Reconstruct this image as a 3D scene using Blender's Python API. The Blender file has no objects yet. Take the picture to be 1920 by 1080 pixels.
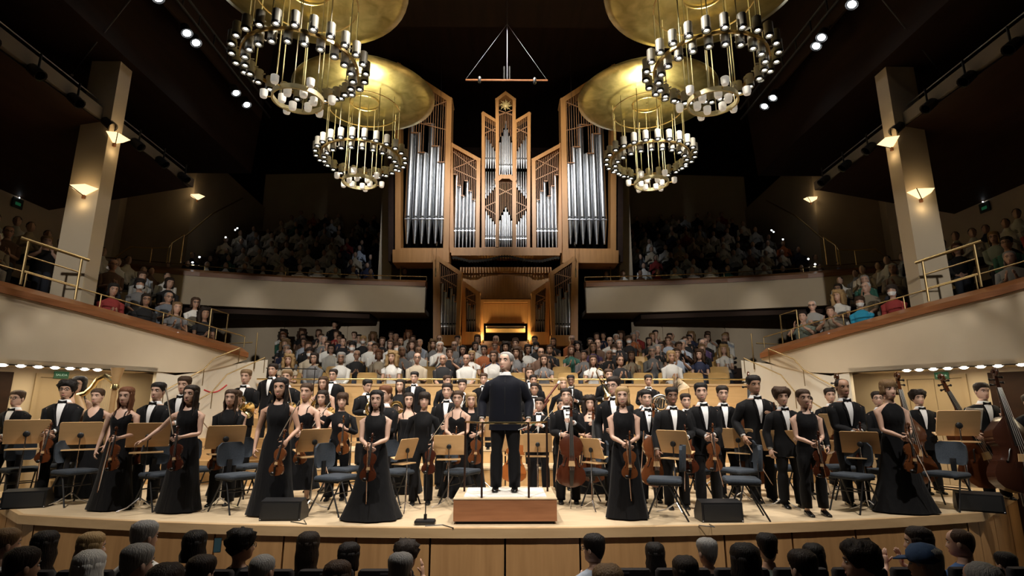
import bpy, math, random
import numpy as np
from mathutils import Vector, Matrix
R = math.radians
random.seed(7)
SC = bpy.context.scene
COL = SC.collection
# ------------------------------------------------------------------ camera
F = 1030.0
TILT = math.atan(.2184)
YAW = math.atan(12/1030)
CZ = 1.42
cam_d = bpy.data.cameras.new('camera')
cam_d.sensor_width = 36; cam_d.lens = 36*F/1920; cam_d.clip_end = 200
cam = bpy.data.objects.new('camera', cam_d); COL.objects.link(cam)
cam.location = (0, 0, CZ)
cam.rotation_euler = (R(90)+TILT, 0, -YAW)
SC.camera = cam
# ------------------------------------------------------------------ exposure, world
SC.view_settings.view_transform = 'Standard'
SC.view_settings.look = 'None'
SC.view_settings.gamma = 1
SC.view_settings.use_curve_mapping = False
SC.view_settings.exposure = 0.0
w = bpy.data.worlds.new('world'); SC.world = w; w.use_nodes = True
w.node_tree.nodes['Background'].inputs[0].default_value = (1, .85, .7, 1)
w.node_tree.nodes['Background'].inputs[1].default_value = 0.003
# ------------------------------------------------------------------ lights of the hall and added fills (visible fixtures are built further down)
def spot(name, loc, target, power, size=60, color=(1, .93, .82), radius=.12, blend=.6):
    d = bpy.data.lights.new(name, 'SPOT'); d.energy = power; d.spot_size = R(size); d.color = color
    d.shadow_soft_size = radius; d.spot_blend = blend
    o = bpy.data.objects.new(name, d); COL.objects.link(o); o.location = loc
    o.rotation_euler = (Vector(target)-Vector(loc)).to_track_quat('-Z', 'Y').to_euler()
    return o
WHITE = (1, .93, .84)
WARM = (1, .72, .38)
# rows of stage lamps on the ceiling gantries, and the front bar above the stalls
for sx in (-1, 1):
    for (x, y, z, tx, ty, p) in ((5.0, 9.0, 9.6, 2.0, 9.3, 1500), (4.6, 11.5, 9.6, 3.2, 12.2, 1000),
                                 (6.3, 3.6, 9.8, 4.4, 9.6, 3000), (2.2, 2.6, 9.8, .8, 9.2, 3000)):
        spot('stage_spot', (sx*x, y, z), (sx*tx, ty, .8), p, 54 if y > 7 else 40, WHITE, .12)
    for (ty, tx, p) in ((8.0, 8.7, 2300), (10.2, 7.4, 1500), (12.2, 6.2, 700)):  # added fills on the side walls, in place of bounce off the stage
        spot('wall_fill', (-sx*1.0, ty-1.4, 9.6), (sx*tx, ty, 1.1), p, 24, WHITE, .12, .6)
spot('stage_spot', (0, 9.2, 9.8), (0, 11.0, .6), 1400, 70, WHITE, .12)
for x, y in ((-2.6, 8.5), (2.6, 8.5), (-2.6, 12.0), (2.6, 12.0)):     # added unseen fills over the stage for walls and floor
    spot('ceiling_fill', (x, y, 12.6), (x, y, 0), 1700, 78, WHITE, .35, .6)
for sx in (-1, 1):                                   # added fills on the seats behind the orchestra, for stage-light spill
    spot('choir_fill', (sx*3.6, 9.4, 9.4), (sx*3.4, 13.6, 1.6), 2100, 48, WHITE, .12, .8)
    for (tx, ty) in ((4.4, 19.4), (7.2, 19.0), (10.0, 18.2)):                   # added unseen fills for the rear balcony fronts and back wall
        spot('balcony_fill', (sx*4.0, -4.0, 6.2), (sx*tx, ty, 3.75), 3000, 12.5, WHITE, .12, .5)
    spot('organ_spot', (sx*1.3, 12.6, 11.0), (sx*2.3, 19.2, 8.2), 1500, 44, (.95, .97, 1), .10, .9)
    spot('organ_spot', (sx*.4, 12.6, 11.0), (sx*1.2, 19.2, 10.6), 1300, 56, (1, .93, .82), .10, .8)
# ------------------------------------------------------------------ pixel -> place helpers (1920x1080 frame)
_c, _s = math.cos(TILT), math.sin(TILT)
_cy, _sy = math.cos(-YAW), math.sin(-YAW)
def ray(px, py):
    u = (px-960)/F; v = (540-py)/F
    x, y, z = u, _c-v*_s, _s+v*_c
    return Vector((x*_cy-y*_sy, x*_sy+y*_cy, z))
def P(px, py, Y):
    d = ray(px, py); t = Y/d.y
    return Vector((d.x*t, Y, CZ+d.z*t))
def G(px, py, z=0.0):
    d = ray(px, py); t = (z-CZ)/d.z
    return Vector((d.x*t, d.y*t, z))
def onplane(px, py, p0, n):
    d = ray(px, py); o = Vector((0, 0, CZ)); t = (Vector(p0)-o).dot(n)/d.dot(n)
    return o+d*t
# ------------------------------------------------------------------ materials
MATS = {}
def mat(name, col=(.5, .5, .5), rough=.5, metal=0., emit=None, es=0., objcol=False, spec=None, sheen=0., coat=0.):
    m = bpy.data.materials.new(name); m.use_nodes = True
    b = m.node_tree.nodes['Principled BSDF']
    b.inputs['Base Color'].default_value = (*col, 1)
    b.inputs['Roughness'].default_value = rough
    b.inputs['Metallic'].default_value = metal
    if spec is not None: b.inputs['Specular IOR Level'].default_value = spec
    if sheen: b.inputs['Sheen Weight'].default_value = sheen
    if coat: b.inputs['Coat Weight'].default_value = coat
    if emit: b.inputs['Emission Color'].default_value = (*emit, 1); b.inputs['Emission Strength'].default_value = es
    if objcol:
        n = m.node_tree.nodes.new('ShaderNodeObjectInfo')
        m.node_tree.links.new(n.outputs['Color'], b.inputs['Base Color'])
    MATS[name] = m
    return m
def noisy(m, c1, c2, scale=(1, 1, 1), nscale=4., detail=4., bump=0., lo=.3, hi=.7, rough=None, distort=0.):
    nt = m.node_tree; b = nt.nodes['Principled BSDF']
    tc = nt.nodes.new('ShaderNodeTexCoord'); mp = nt.nodes.new('ShaderNodeMapping')
    mp.inputs['Scale'].default_value = scale
    nz = nt.nodes.new('ShaderNodeTexNoise'); nz.inputs['Scale'].default_value = nscale; nz.inputs['Detail'].default_value = detail
    nz.inputs['Distortion'].default_value = distort
    cr = nt.nodes.new('ShaderNodeValToRGB')
    cr.color_ramp.elements[0].position = lo; cr.color_ramp.elements[0].color = (*c1, 1)
    cr.color_ramp.elements[1].position = hi; cr.color_ramp.elements[1].color = (*c2, 1)
    L = nt.links.new
    L(tc.outputs['Object'], mp.inputs['Vector']); L(mp.outputs['Vector'], nz.inputs['Vector'])
    L(nz.outputs['Fac'], cr.inputs['Fac']); L(cr.outputs['Color'], b.inputs['Base Color'])
    if bump:
        bp = nt.nodes.new('ShaderNodeBump'); bp.inputs['Strength'].default_value = bump; bp.inputs['Distance'].default_value = .01
        L(nz.outputs['Fac'], bp.inputs['Height']); L(bp.outputs['Normal'], b.inputs['Normal'])
    return m
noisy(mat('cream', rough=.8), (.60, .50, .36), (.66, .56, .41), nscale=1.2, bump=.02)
noisy(mat('plaster', rough=.85), (.40, .33, .24), (.45, .37, .27), nscale=1.0)  # cream darkened in its colour for the dimly lit walls
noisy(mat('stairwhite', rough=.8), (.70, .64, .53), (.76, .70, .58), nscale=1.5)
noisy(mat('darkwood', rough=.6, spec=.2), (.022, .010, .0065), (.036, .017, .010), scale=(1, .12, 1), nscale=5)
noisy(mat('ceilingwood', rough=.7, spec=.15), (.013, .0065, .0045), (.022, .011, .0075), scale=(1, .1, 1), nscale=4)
noisy(mat('railwood', rough=.3, coat=.2), (.20, .075, .026), (.30, .12, .045), scale=(.3, .3, 6), nscale=5)
noisy(mat('stagewood', rough=.34), (.60, .46, .29), (.72, .57, .38), scale=(.7, 8, 1), nscale=3, bump=.02)
noisy(mat('edgewood', rough=.4), (.50, .33, .17), (.60, .41, .22), scale=(.5, 3, 3), nscale=3)
noisy(mat('fasciawood', rough=.45), (.40, .215, .085), (.50, .28, .115), scale=(5, 5, .35), nscale=3)
noisy(mat('riserwood', rough=.45), (.56, .35, .15), (.66, .43, .20), scale=(.5, .5, 5), nscale=3)
noisy(mat('podiumwood', rough=.4), (.27, .115, .052), (.36, .16, .075), scale=(.5, .5, 6), nscale=4)
noisy(mat('organwood', rough=.45), (.44, .205, .060), (.54, .265, .085), scale=(4, 4, .4), nscale=3)
noisy(mat('latticewood', rough=.5), (.34, .16, .07), (.40, .20, .09), scale=(4, 4, .4), nscale=3)
noisy(mat('seatwood', rough=.4), (.58, .36, .13), (.66, .42, .17), scale=(.4, 2, 4), nscale=3)
noisy(mat('standwood', rough=.45), (.56, .35, .16), (.64, .41, .20), scale=(.5, 3, 3), nscale=3)
noisy(mat('goldleaf', rough=.36, metal=1), (.42, .34, .11), (.76, .64, .27), nscale=3.5, detail=9, bump=.07, distort=.6)
mat('brass', (.75, .56, .25), .28, 1); mat('dullbrass', (.34, .25, .12), .42, 1); mat('brightbrass', (.90, .72, .36), .2, 1); mat('silver', (.82, .82, .80), .2, 1)
noisy(mat('pipe', rough=.33, metal=1), (.70, .72, .75), (.74, .76, .79), scale=(1, 1, .3), nscale=2)
mat('chrome', (.75, .75, .77), .22, 1); mat('steel', (.45, .45, .47), .35, 1)
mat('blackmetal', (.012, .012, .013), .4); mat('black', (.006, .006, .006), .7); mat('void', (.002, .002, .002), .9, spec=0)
def folds(m, scale=(7, 7, 2.2), st=.5, dist=.03):
    nt = m.node_tree; b = nt.nodes['Principled BSDF']; tc = nt.nodes.new('ShaderNodeTexCoord'); mp = nt.nodes.new('ShaderNodeMapping'); mp.inputs['Scale'].default_value = scale
    nz = nt.nodes.new('ShaderNodeTexNoise'); nz.inputs['Scale'].default_value = 1.6; nz.inputs['Detail'].default_value = 2.5; bp = nt.nodes.new('ShaderNodeBump'); bp.inputs['Strength'].default_value = st; bp.inputs['Distance'].default_value = dist
    L = nt.links.new; L(tc.outputs['Object'], mp.inputs['Vector']); L(mp.outputs['Vector'], nz.inputs['Vector']); L(nz.outputs['Fac'], bp.inputs['Height']); L(bp.outputs['Normal'], b.inputs['Normal'])
    return m
folds(mat('blackcloth', (.005, .005, .006), .75, spec=.16, sheen=.03)); folds(mat('velvet', (.004, .004, .005), .8, spec=.14, sheen=.05), (9, 9, 1.2), .7)
mat('lace', (.012, .010, .012), .6, spec=.3); folds(mat('navycloth', (.0045, .0055, .011), .75, spec=.15, sheen=.05), st=.3)
mat('whitecloth', (.78, .78, .78), .8); mat('shoe', (.008, .008, .008), .12, coat=.5)
mat('skin', objcol=True, rough=.5); folds(mat('hair', objcol=True, rough=.6, spec=.25), (55, 55, 7), .6, .02); folds(mat('cloth', objcol=True, rough=.85), (8, 8, 5), .4)
mat('varnish', objcol=True, rough=.25, coat=.4); mat('ebony', (.010, .008, .007), .3)
mat('eyewhite', (.75, .72, .68), .3); mat('eyedark', (.03, .018, .012), .4); mat('lips', (.42, .16, .13), .5)
noisy(mat('seatfabric', rough=.9), (.022, .029, .040), (.034, .044, .058), nscale=60)
noisy(mat('seatdark', rough=.85), (.010, .007, .007), (.018, .012, .012), nscale=40)
mat('lampglass', (1, .95, .85), .4, emit=(1, .93, .80), es=.22); mat('bulb', (1, 1, 1), .4, emit=(1, .96, .92), es=14)
mat('stagelamp', (1, 1, 1), .4, emit=(.95, .98, 1), es=30)
mat('sconceglass', (.9, .7, .4), .5, emit=(1, .74, .40), es=1.5); mat('soffitlamp', (1, 1, 1), .4, emit=(1, .93, .82), es=9)
mat('steplamp', (1, 1, 1), .4, emit=(.9, .95, 1), es=10)
mat('lampshell', (.52, .49, .41), .45, .1); mat('rodpaint', (.72, .64, .38), .4, .3); mat('exitdim', (.008, .02, .012), .6); mat('exitgreen', (.01, .05, .02), .5, emit=(.03, .25, .10), es=.15)
mat('exitwhite', (.6, .8, .7), .5, emit=(.5, .9, .7), es=.25); mat('paper', (.75, .74, .70), .8); mat('gel', (.8, .75, .6), .3)
mat('ring', (.62, .54, .30), .5, .4); mat('doorpaint', (.44, .34, .21), .6); mat('screen', (.02, .04, .05), .3, emit=(.1, .2, .22), es=.12)
noisy(mat('redcord', rough=.8), (.40, .03, .03), (.5, .04, .04), nscale=30)
mat('string', (.6, .6, .58), .3, .8); mat('bowhair', (.80, .76, .66), .6); mat('bowstick', (.34, .15, .06), .35)
noisy(mat('dimband', rough=.85), (.17, .145, .115), (.20, .17, .135), nscale=1.0); mat('floordark', (.02, .014, .010), .7); mat('carpet', (.05, .03, .022), .95)  # gallery band coloured darker to stand in for dim light
# ------------------------------------------------------------------ mesh builder
class MB:
    def __init__(s): s.v = []; s.f = []; s.m = []
    def add(s, vs, fs, mi=0):
        b = len(s.v); s.v.extend([tuple(p) for p in vs]); s.f.extend([tuple(b+i for i in q) for q in fs]); s.m.extend([mi]*len(fs)); return s
    def box(s, c, d, mi=0, rot=None, taper=1.):
        vs = []
        for z in (-1, 1):
            t = taper if z > 0 else 1
            for y in (-1, 1):
                for x in (-1, 1): vs.append(Vector((x*d[0]/2*t, y*d[1]/2*t, z*d[2]/2)))
        if rot is not None: vs = [rot @ p for p in vs]
        vs = [p+Vector(c) for p in vs]
        return s.add(vs, [(0, 2, 3, 1), (4, 5, 7, 6), (0, 1, 5, 4), (1, 3, 7, 5), (3, 2, 6, 7), (2, 0, 4, 6)], mi)
    def rbox(s, c, d, r=.02, mi=0, rot=None, n=3):          # box with rounded vertical corners and a soft top
        pts = []
        for (sx, sy, a0) in ((1, 1, 0), (-1, 1, 90), (-1, -1, 180), (1, -1, 270)):
            for k in range(n+1):
                a = R(a0+90*k/n); pts.append((sx*(d[0]/2-r)+r*math.cos(a), sy*(d[1]/2-r)+r*math.sin(a)))
        rings = []
        h = d[2]/2; e = min(r, h)*.6
        for (z, q) in ((-h, .93), (-h+e, 1), (h-e, 1), (h, .93)):
            ring = [Vector((x*q, y*q, z)) for x, y in pts]
            if rot is not None: ring = [rot @ p for p in ring]
            rings.append([p+Vector(c) for p in ring])
        return s.loft(rings, mi)
    def loft(s, rings, mi=0, cap0=True, cap1=True, closed=True):
        n = len(rings[0]); b = len(s.v)
        for r_ in rings: s.v.extend([tuple(p) for p in r_])
        for i in range(len(rings)-1):
            for k in range(n if closed else n-1):
                k2 = (k+1) % n
                s.f.append((b+i*n+k, b+i*n+k2, b+(i+1)*n+k2, b+(i+1)*n+k)); s.m.append(mi)
        if cap0: s.f.append(tuple(b+k for k in reversed(range(n)))); s.m.append(mi)
        if cap1: s.f.append(tuple(b+(len(rings)-1)*n+k for k in range(n))); s.m.append(mi)
        return s
    def tube(s, pts, r, n=8, mi=0, caps=True, closed=False):
        pts = [Vector(p) for p in pts]; N = len(pts)
        rs = r if isinstance(r, (list, tuple)) else [r]*N
        rings = []; up = None
        for i in range(N):
            a = pts[(i-1) % N] if (closed or i > 0) else pts[i]; c = pts[(i+1) % N] if (closed or i < N-1) else pts[i]
            t = (c-a)
            if t.length < 1e-9: t = Vector((0, 0, 1))
            t.normalize()
            if up is None:
                up = Vector((0, 0, 1)) if abs(t.z) < .9 else Vector((1, 0, 0))
            u = up-t*up.dot(t)
            if u.length < 1e-6: u = t.orthogonal()
            u.normalize(); up = u; v = t.cross(u)
            rings.append([pts[i]+(u*math.cos(2*math.pi*k/n)+v*math.sin(2*math.pi*k/n))*rs[i] for k in range(n)])
        if closed: rings.append(rings[0]); return s.loft(rings, mi, False, False)
        return s.loft(rings, mi, caps, caps)
    def lathe(s, prof, n=16, o=(0, 0, 0), mi=0, M=None, cap0=True, cap1=True):
        rings = []
        for (r_, z) in prof:
            ring = [Vector((r_*math.cos(2*math.pi*k/n), r_*math.sin(2*math.pi*k/n), z)) for k in range(n)]
            if M is not None: ring = [M @ p for p in ring]
            rings.append([p+Vector(o) for p in ring])
        return s.loft(rings, mi, cap0, cap1)
    def ball(s, c, d, n=10, m=6, mi=0, rot=None):
        rings = []
        for i in range(m+1):
            a = math.pi*(i/m-.5); rr = max(math.cos(a), .02); z = math.sin(a)
            ring = [Vector((d[0]*rr*math.cos(2*math.pi*k/n), d[1]*rr*math.sin(2*math.pi*k/n), d[2]*z)) for k in range(n)]
            if rot is not None: ring = [rot @ p for p in ring]
            rings.append([p+Vector(c) for p in ring])
        return s.loft(rings, mi)
    def prism(s, poly, ext, mi=0):                           # planar polygon given in 3D, extruded by a vector
        n = len(poly); poly = [Vector(p) for p in poly]; e = Vector(ext)
        nrm = Vector((0, 0, 0))
        for i in range(n): nrm += poly[i].cross(poly[(i+1) % n])
        if nrm.dot(e) > 0: poly = poly[::-1]
        vs = poly+[p+e for p in poly]
        fs = [tuple(range(n)), tuple(reversed(range(n, 2*n)))]+[((i+1) % n, i, n+i, n+(i+1) % n) for i in range(n)]
        return s.add(vs, fs, mi)
    def mesh(s, name, mats, smooth=True, angle=40):
        me = bpy.data.meshes.new(name); me.from_pydata(s.v, [], s.f)
        for m in ([mats] if isinstance(mats, str) else mats): me.materials.append(MATS[m])
        if max(s.m, default=0) > 0: me.polygons.foreach_set('material_index', s.m)
        if smooth:
            me.polygons.foreach_set('use_smooth', [True]*len(me.polygons)); me.set_sharp_from_angle(angle=R(angle))
        me.update(); return me
    def build(s, name, mats, parent=None, smooth=True, angle=40, color=None):
        return link(name, s.mesh(name, mats, smooth, angle), parent, color)
def link(name, me, parent=None, color=None):
    o = bpy.data.objects.new(name, me); COL.objects.link(o)
    if parent is not None: o.parent = parent; KIDS.setdefault(parent.name, []).append(o)
    if color is not None: o.color = (*color, 1)
    return o
KIDS = {}                                                     # parent name -> its parts
def tag(o, label=None, cat=None, group=None, kind=None):
    if label: o['label'] = label
    if cat: o['category'] = cat
    if group: o['group'] = group
    if kind: o['kind'] = kind
    return o
def thing(name, label, cat, loc=(0, 0, 0), rz=0, group=None):
    o = bpy.data.objects.new(name, None); COL.objects.link(o); o.location = loc; o.rotation_euler = (0, 0, rz)
    o.empty_display_size = .1
    return tag(o, label, cat, group)
def copy_tree(o, parent=None):
    c = o.copy(); COL.objects.link(c)
    if parent is not None: c.parent = parent; KIDS.setdefault(parent.name, []).append(c)
    for ch in KIDS.get(o.name, []): copy_tree(ch, c)
    return c
def place(proto, used, label, loc, rot=(0, 0, 0), scale=None, group=None):
    """first call moves the prototype itself, later ones copy it with its parts"""
    o = proto if not used else copy_tree(proto)
    used.append(1)
    o.location = loc; o.rotation_euler = rot
    if scale: o.scale = (scale,)*3
    o['label'] = label
    if group: o['group'] = group
    return o
def struct(name, mb, m, label=None, parent=None, smooth=False, color=None):
    o = mb.build(name, m, parent, smooth)
    o['kind'] = 'structure'
    if label: o['label'] = label
    return o
def ORD(n): return ['first', 'second', 'third', 'fourth', 'fifth', 'sixth', 'seventh', 'eighth', 'ninth', 'tenth', 'eleventh', 'twelfth', 'thirteenth', 'fourteenth', 'fifteenth', 'sixteenth', 'seventeenth', 'eighteenth', 'nineteenth', 'twentieth', 'twenty-first', 'twenty-second', 'twenty-third', 'twenty-fourth', 'twenty-fifth', 'twenty-sixth', 'twenty-seventh', 'twenty-eighth', 'twenty-ninth', 'thirtieth', 'thirty-first', 'thirty-second'][n]
SIDE = {-1: 'left', 1: 'right'}
# ================================================================== THE HALL
def mir(p, sx): return Vector((p[0]*(-sx), p[1], p[2]))        # geometry is laid out on the left (sx=-1) and mirrored
def EDGE(x):                                                    # front edge of the stage
    a = abs(x)
    return 7.12+.0213*a*a if a < 6.6 else 8.05+(a-6.6)*.85
# ---- stage
xs = [i*.3 for i in range(-30, 31)]
poly = [(x, EDGE(x)) for x in xs]
mb = MB(); n = len(xs)
front = [Vector((x, EDGE(x), 0)) for x in xs]; back = [Vector((x, 13.2, 0)) for x in xs]
mb.add(front+back, [(i, i+1, n+i+1, n+i) for i in range(n-1)])
stage = struct('floor', mb, 'stagewood', 'pale wooden stage floor with a curved front edge')
mb = MB()
lip = [[Vector((x, EDGE(x)-dy, z)) for (dy, z) in ((-.05, .002), (.03, .002), (.035, -.11), (-.05, -.11))] for x in xs]
mb.loft(lip)
struct('trim_1', mb, 'edgewood', 'light wooden nosing along the curved stage edge')
b = MB(); bl = [[Vector((x, EDGE(x)+dy, z)) for (dy, z) in ((.06, -.1), (.06, -1.35), (.2, -1.35), (.2, -.1))] for x in xs]; b.loft(bl)
fascia = struct('wall_front', b, 'void', 'panelled wooden front of the stage')
PW = .905
for k in range(-10, 10):
    x0, x1 = k*PW+.012, (k+1)*PW-.012
    m = MB(); r0 = []
    for x in (x0, (x0+x1)/2, x1):
        r0.append([Vector((x, EDGE(x)+dy, z)) for (dy, z) in ((.0, -.115), (.0, -1.3), (.06, -1.3), (.06, -.115))])
    m.loft(r0); m.build('panel', 'fasciawood', fascia, False)
mb = MB(); mb.box((0, 0, -1.4), (30, 20, .2)); struct('floor', mb, 'floordark', 'dark stalls floor below the stage')
# ---- side walls with sloping coping
A = Vector((-8.33, 9.0, 0)); B = Vector((-5.87, 13.0, 0))
DW = (B-A).normalized(); NW = Vector((DW.y, -DW.x, 0))        # along the wall, and towards the stage
def WP(px, py, off=0.): return onplane(px, py, A-NW*off, NW)
def WY(Y, z, off=0.):
    t = (Y-A.y)/DW.y
    p = A+DW*t-NW*off; return Vector((p.x, p.y, z))
def RAILZ(Y): return 3.34-(Y-9)*.1825                           # top of the cream wall
LITPX = [(6, 680), (39.5, 684), (72, 687), (103, 691), (131, 694), (158, 697), (182, 700)]
for sx in (-1, 1):
    S = SIDE[sx]
    top = [WY(5, RAILZ(5)), WY(7, RAILZ(7))]+[WP(x, y) for x, y in ((0, 548), (150, 585), (300, 625), (463, 670))]
    bot = [WP(463, 674), WP(430, 685), WP(380, 697), WP(330, 705), WP(281, 708), WY(9, 2.13), WY(5, 2.13)]
    for p_ in bot: p_.z = max(p_.z, 2.13)
    m = MB(); m.prism([mir(p, sx) for p in top+bot], mir(-NW*.3, sx)); struct(f'wall_{S}', m, 'cream', f'cream side wall rising beside the {S} of the stage')
    # wood coping on top
    m = MB(); rings = []
    for p in top:
        q = p+NW*.05
        rings.append([mir(a, sx) for a in (q+Vector((0, 0, -.01)), q+Vector((0, 0, .10)), q-NW*.30+Vector((0, 0, .24)), q-NW*.55+Vector((0, 0, .24)), q-NW*.55+Vector((0, 0, -.01)))])
    m.loft(rings); struct(f'trim_{2 if sx < 0 else 3}', m, 'railwood', f'red-brown wooden coping on the {S} side wall')
    # soffit and door wall
    m = MB(); m.prism([mir(p, sx) for p in (WY(5, 2.13), WY(11.2, 2.13), WY(11.2, 2.13, 1.3), WY(5, 2.13, 1.3))], (0, 0, .08))
    struct('ceiling', m, 'cream', f'cream soffit over the {S} stage doors')
    m = MB(); m.prism([mir(p, sx) for p in (WY(4, -1.3, 1.0), WY(13.6, -1.3, 1.0), WY(13.6, 2.2, 1.0), WY(4, 2.2, 1.0))], mir(-NW*.15, sx))
    struct(f'wall_{S}_stage', m, 'cream', f'cream wall with stage doors at the {S} side')
    # door with frame and leaves
    d0 = onplane(66, 705, A-NW*1.0, NW); d1 = onplane(190, 705, A-NW*1.0, NW)
    dd = (d1-d0); dd.z = 0; L = dd.length; dd.normalize()
    d0.z = 0
    dr = bpy.data.objects.new('door_1' if sx < 0 else 'door_2', None); COL.objects.link(dr); tag(dr, f'beige double stage door under the {S} exit sign', kind='structure')
    m = MB()
    for (a, c, z0, z1) in ((0, .07, 0, 1.98), (L-.07, L, 0, 1.98), (0, L, 1.98, 2.05)):
        m.prism([mir(d0+dd*a+Vector((0, 0, z0)), sx), mir(d0+dd*c+Vector((0, 0, z0)), sx), mir(d0+dd*c+Vector((0, 0, z1)), sx), mir(d0+dd*a+Vector((0, 0, z1)), sx)], mir(NW*.05, sx))
    m.build('door_frame', 'doorpaint', dr, False)
    for (a, c) in ((.075, L/2-.006), (L/2+.006, L-.075)):
        m = MB(); m.prism([mir(d0+dd*a+Vector((0, 0, .01)), sx), mir(d0+dd*c+Vector((0, 0, .01)), sx), mir(d0+dd*c+Vector((0, 0, 1.97)), sx), mir(d0+dd*a+Vector((0, 0, 1.97)), sx)], mir(NW*.02, sx))
        m.build('door_leaf', 'doorpaint', dr, False)
    m = MB(); q = d0+dd*(L/2+.08)+NW*.06+Vector((0, 0, 1.02)); m.tube([mir(q, sx), mir(q+Vector((0, 0, .14)), sx)], .012); m.build('door_handle', 'chrome', dr)
    # dark recess near the frame edge
    e0 = onplane(-60, 690, A-NW*1.0, NW); e1 = onplane(27, 690, A-NW*1.0, NW); e0.z = e1.z = -.9; up = Vector((0, 0, 2.95))
    m = MB(); m.prism([mir(p, sx) for p in (e0, e1, e1+up, e0+up)], mir(NW*.03, sx))
    struct('door_3' if sx < 0 else 'door_4', m, 'darkwood', f'dark brown passage door at the far {S} of the stage')
    # recessed soffit lamps
    pxs = [(-40, 676)]+LITPX
    for i, (px, py) in enumerate(pxs):
        q = onplane(px, py, A-NW*.06, NW); q = mir((q.x, q.y, 2.122), sx)
        t = thing('recessed_lamp', f'{ORD(i)} small round recessed lamp in the {S} soffit, counted from the frame edge', 'lamp', q, group='soffit lamps above the stage doors')
        m = MB(); m.lathe([(.075, -.012), (.078, .0), (.05, .0)], 16, cap0=False, cap1=False); m.build('trim_ring', 'whitecloth', t)
        m = MB(); m.ball((0, 0, -.012), (.062, .062, .026), 14, 6); m.build('lens', 'soffitlamp', t)
    d = bpy.data.lights.new('soffit_light', 'AREA'); d.shape = 'RECTANGLE'; d.size = 5; d.size_y = .25; d.energy = 42; d.color = (1, .80, .50)
    o = bpy.data.objects.new('soffit_light', d); COL.objects.link(o); c0 = mir(WY(9.0, 2.09, .35), sx); o.location = c0
    o.rotation_euler = (0, 0, math.atan2(DW.y, DW.x*(-sx)))
    # exit sign above the door
    q = onplane(115, 703, A-NW*.95, NW); q = mir((q.x, q.y, 2.03), sx); ang = math.atan2(NW.x*(-sx), -NW.y)
    t = thing('exit_sign', f'small green SALIDA exit sign above the {S} stage door', 'sign', q, ang)
    m = MB(); m.box((0, 0, 0), (.23, .03, .13)); m.build('plate', 'exitgreen', t, False)
    cu = bpy.data.curves.new('lettering', 'FONT'); cu.body = 'SALIDA'; cu.size = .055; cu.align_x = 'CENTER'; cu.align_y = 'CENTER'; cu.extrude = .001
    to = bpy.data.objects.new('tmp', cu); COL.objects.link(to); bpy.context.view_layer.update()
    me = bpy.data.meshes.new_from_object(to); bpy.data.objects.remove(to); me.materials.clear(); me.materials.append(MATS['exitwhite'])
    o = link('lettering', me, t); o.location = (0, -.017, 0); o.rotation_euler = (R(90), 0, 0)
    # stair beside the wall, up to the seats behind
    st = bpy.data.objects.new('stair', None); COL.objects.link(st); tag(st, f'wooden stair climbing beside the {S} end of the choir seats', 'stair')
    for i in range(9):
        y0 = 11.1+.27*i; z1 = .2*(i+1)
        xa = WY(y0, 0).x+.02
        m = MB(); m.prism([mir(p, sx) for p in ((xa, y0, 0), (-4.95, y0, 0), (-4.95, y0, z1), (xa, y0, z1))], (0, .29, 0)); m.build('step', 'riserwood', st, False)
    m = MB(); m.prism([mir(p, sx) for p in (WY(11.2, 0, .02), WY(13.3, 0, .02), WY(13.3, 2.55, .02), WP(430, 684, .02), WP(380, 696, .02), WP(330, 704, .02), WY(11.2, 2.13, .02))], mir(-NW*.12, sx))
    struct(f'wall_{S}_stair', m, 'stairwhite', f'white wall beside the {S} stair')
    for j, (z0, z1, y0, y1) in enumerate(((1.02, 2.55, 11.0, 12.95), (1.75, 2.75, 11.3, 12.6))):
        t = thing('handrail', f'brass handrail beside the {S} stair, {"lower" if j == 0 else "upper"} one', 'handrail')
        m = MB(); off = -.10-.35*(1-j)
        pts = [WY(y0, z0, off), WY(y0+(y1-y0)*.5, z0+(z1-z0)*.48, off), WY(y0+(y1-y0)*.62, z0+(z1-z0)*.72, off), WY(y1, z1, off)]
        m.tube([mir(p, sx) for p in pts], .014); m.build('rail', 'dullbrass', t)
        for p in (pts[0], pts[1], pts[-1]):
            m = MB(); m.tube([mir(p, sx), mir(p+Vector((0, 0, -.35)), sx)], .009); m.build('bracket', 'dullbrass', t)
# red cord on the left stair
m = MB(); a = P(383, 731, 11.6); c = P(425, 722, 12.2)
pts = [a.lerp(c, k/10)+Vector((0, 0, -.10*math.sin(math.pi*k/10))) for k in range(11)]; m.tube(pts, .016); tag(m.build('barrier_rope', 'redcord'), 'red barrier rope hanging across the left stair', 'rope')
# ---- orchestra risers
RIS = ((10.75, .32), (11.75, .58))
def floorz(Y): return 0 if Y < RIS[0][0] else (RIS[0][1] if Y < RIS[1][0] else RIS[1][1])
for i, (y0, z) in enumerate(RIS):
    for k in range(6):
        x0 = -4.8+1.6*k
        t = thing('orchestra_riser', f'wooden orchestra riser box, {"front" if i == 0 else "rear"} tier, {ORD(k)} from the left', 'riser', (x0+.8, y0, 0), group='orchestra riser boxes')
        m = MB(); d = 1.0 if i == 0 else 1.19
        m.box((0, d/2, z/2-.02), (1.57, d-.02, z-.04)); m.build('body', 'riserwood', t, False)
        m = MB(); m.box((0, d/2, z-.015), (1.59, d, .03)); m.build('top', 'stagewood', t, False)
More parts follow.
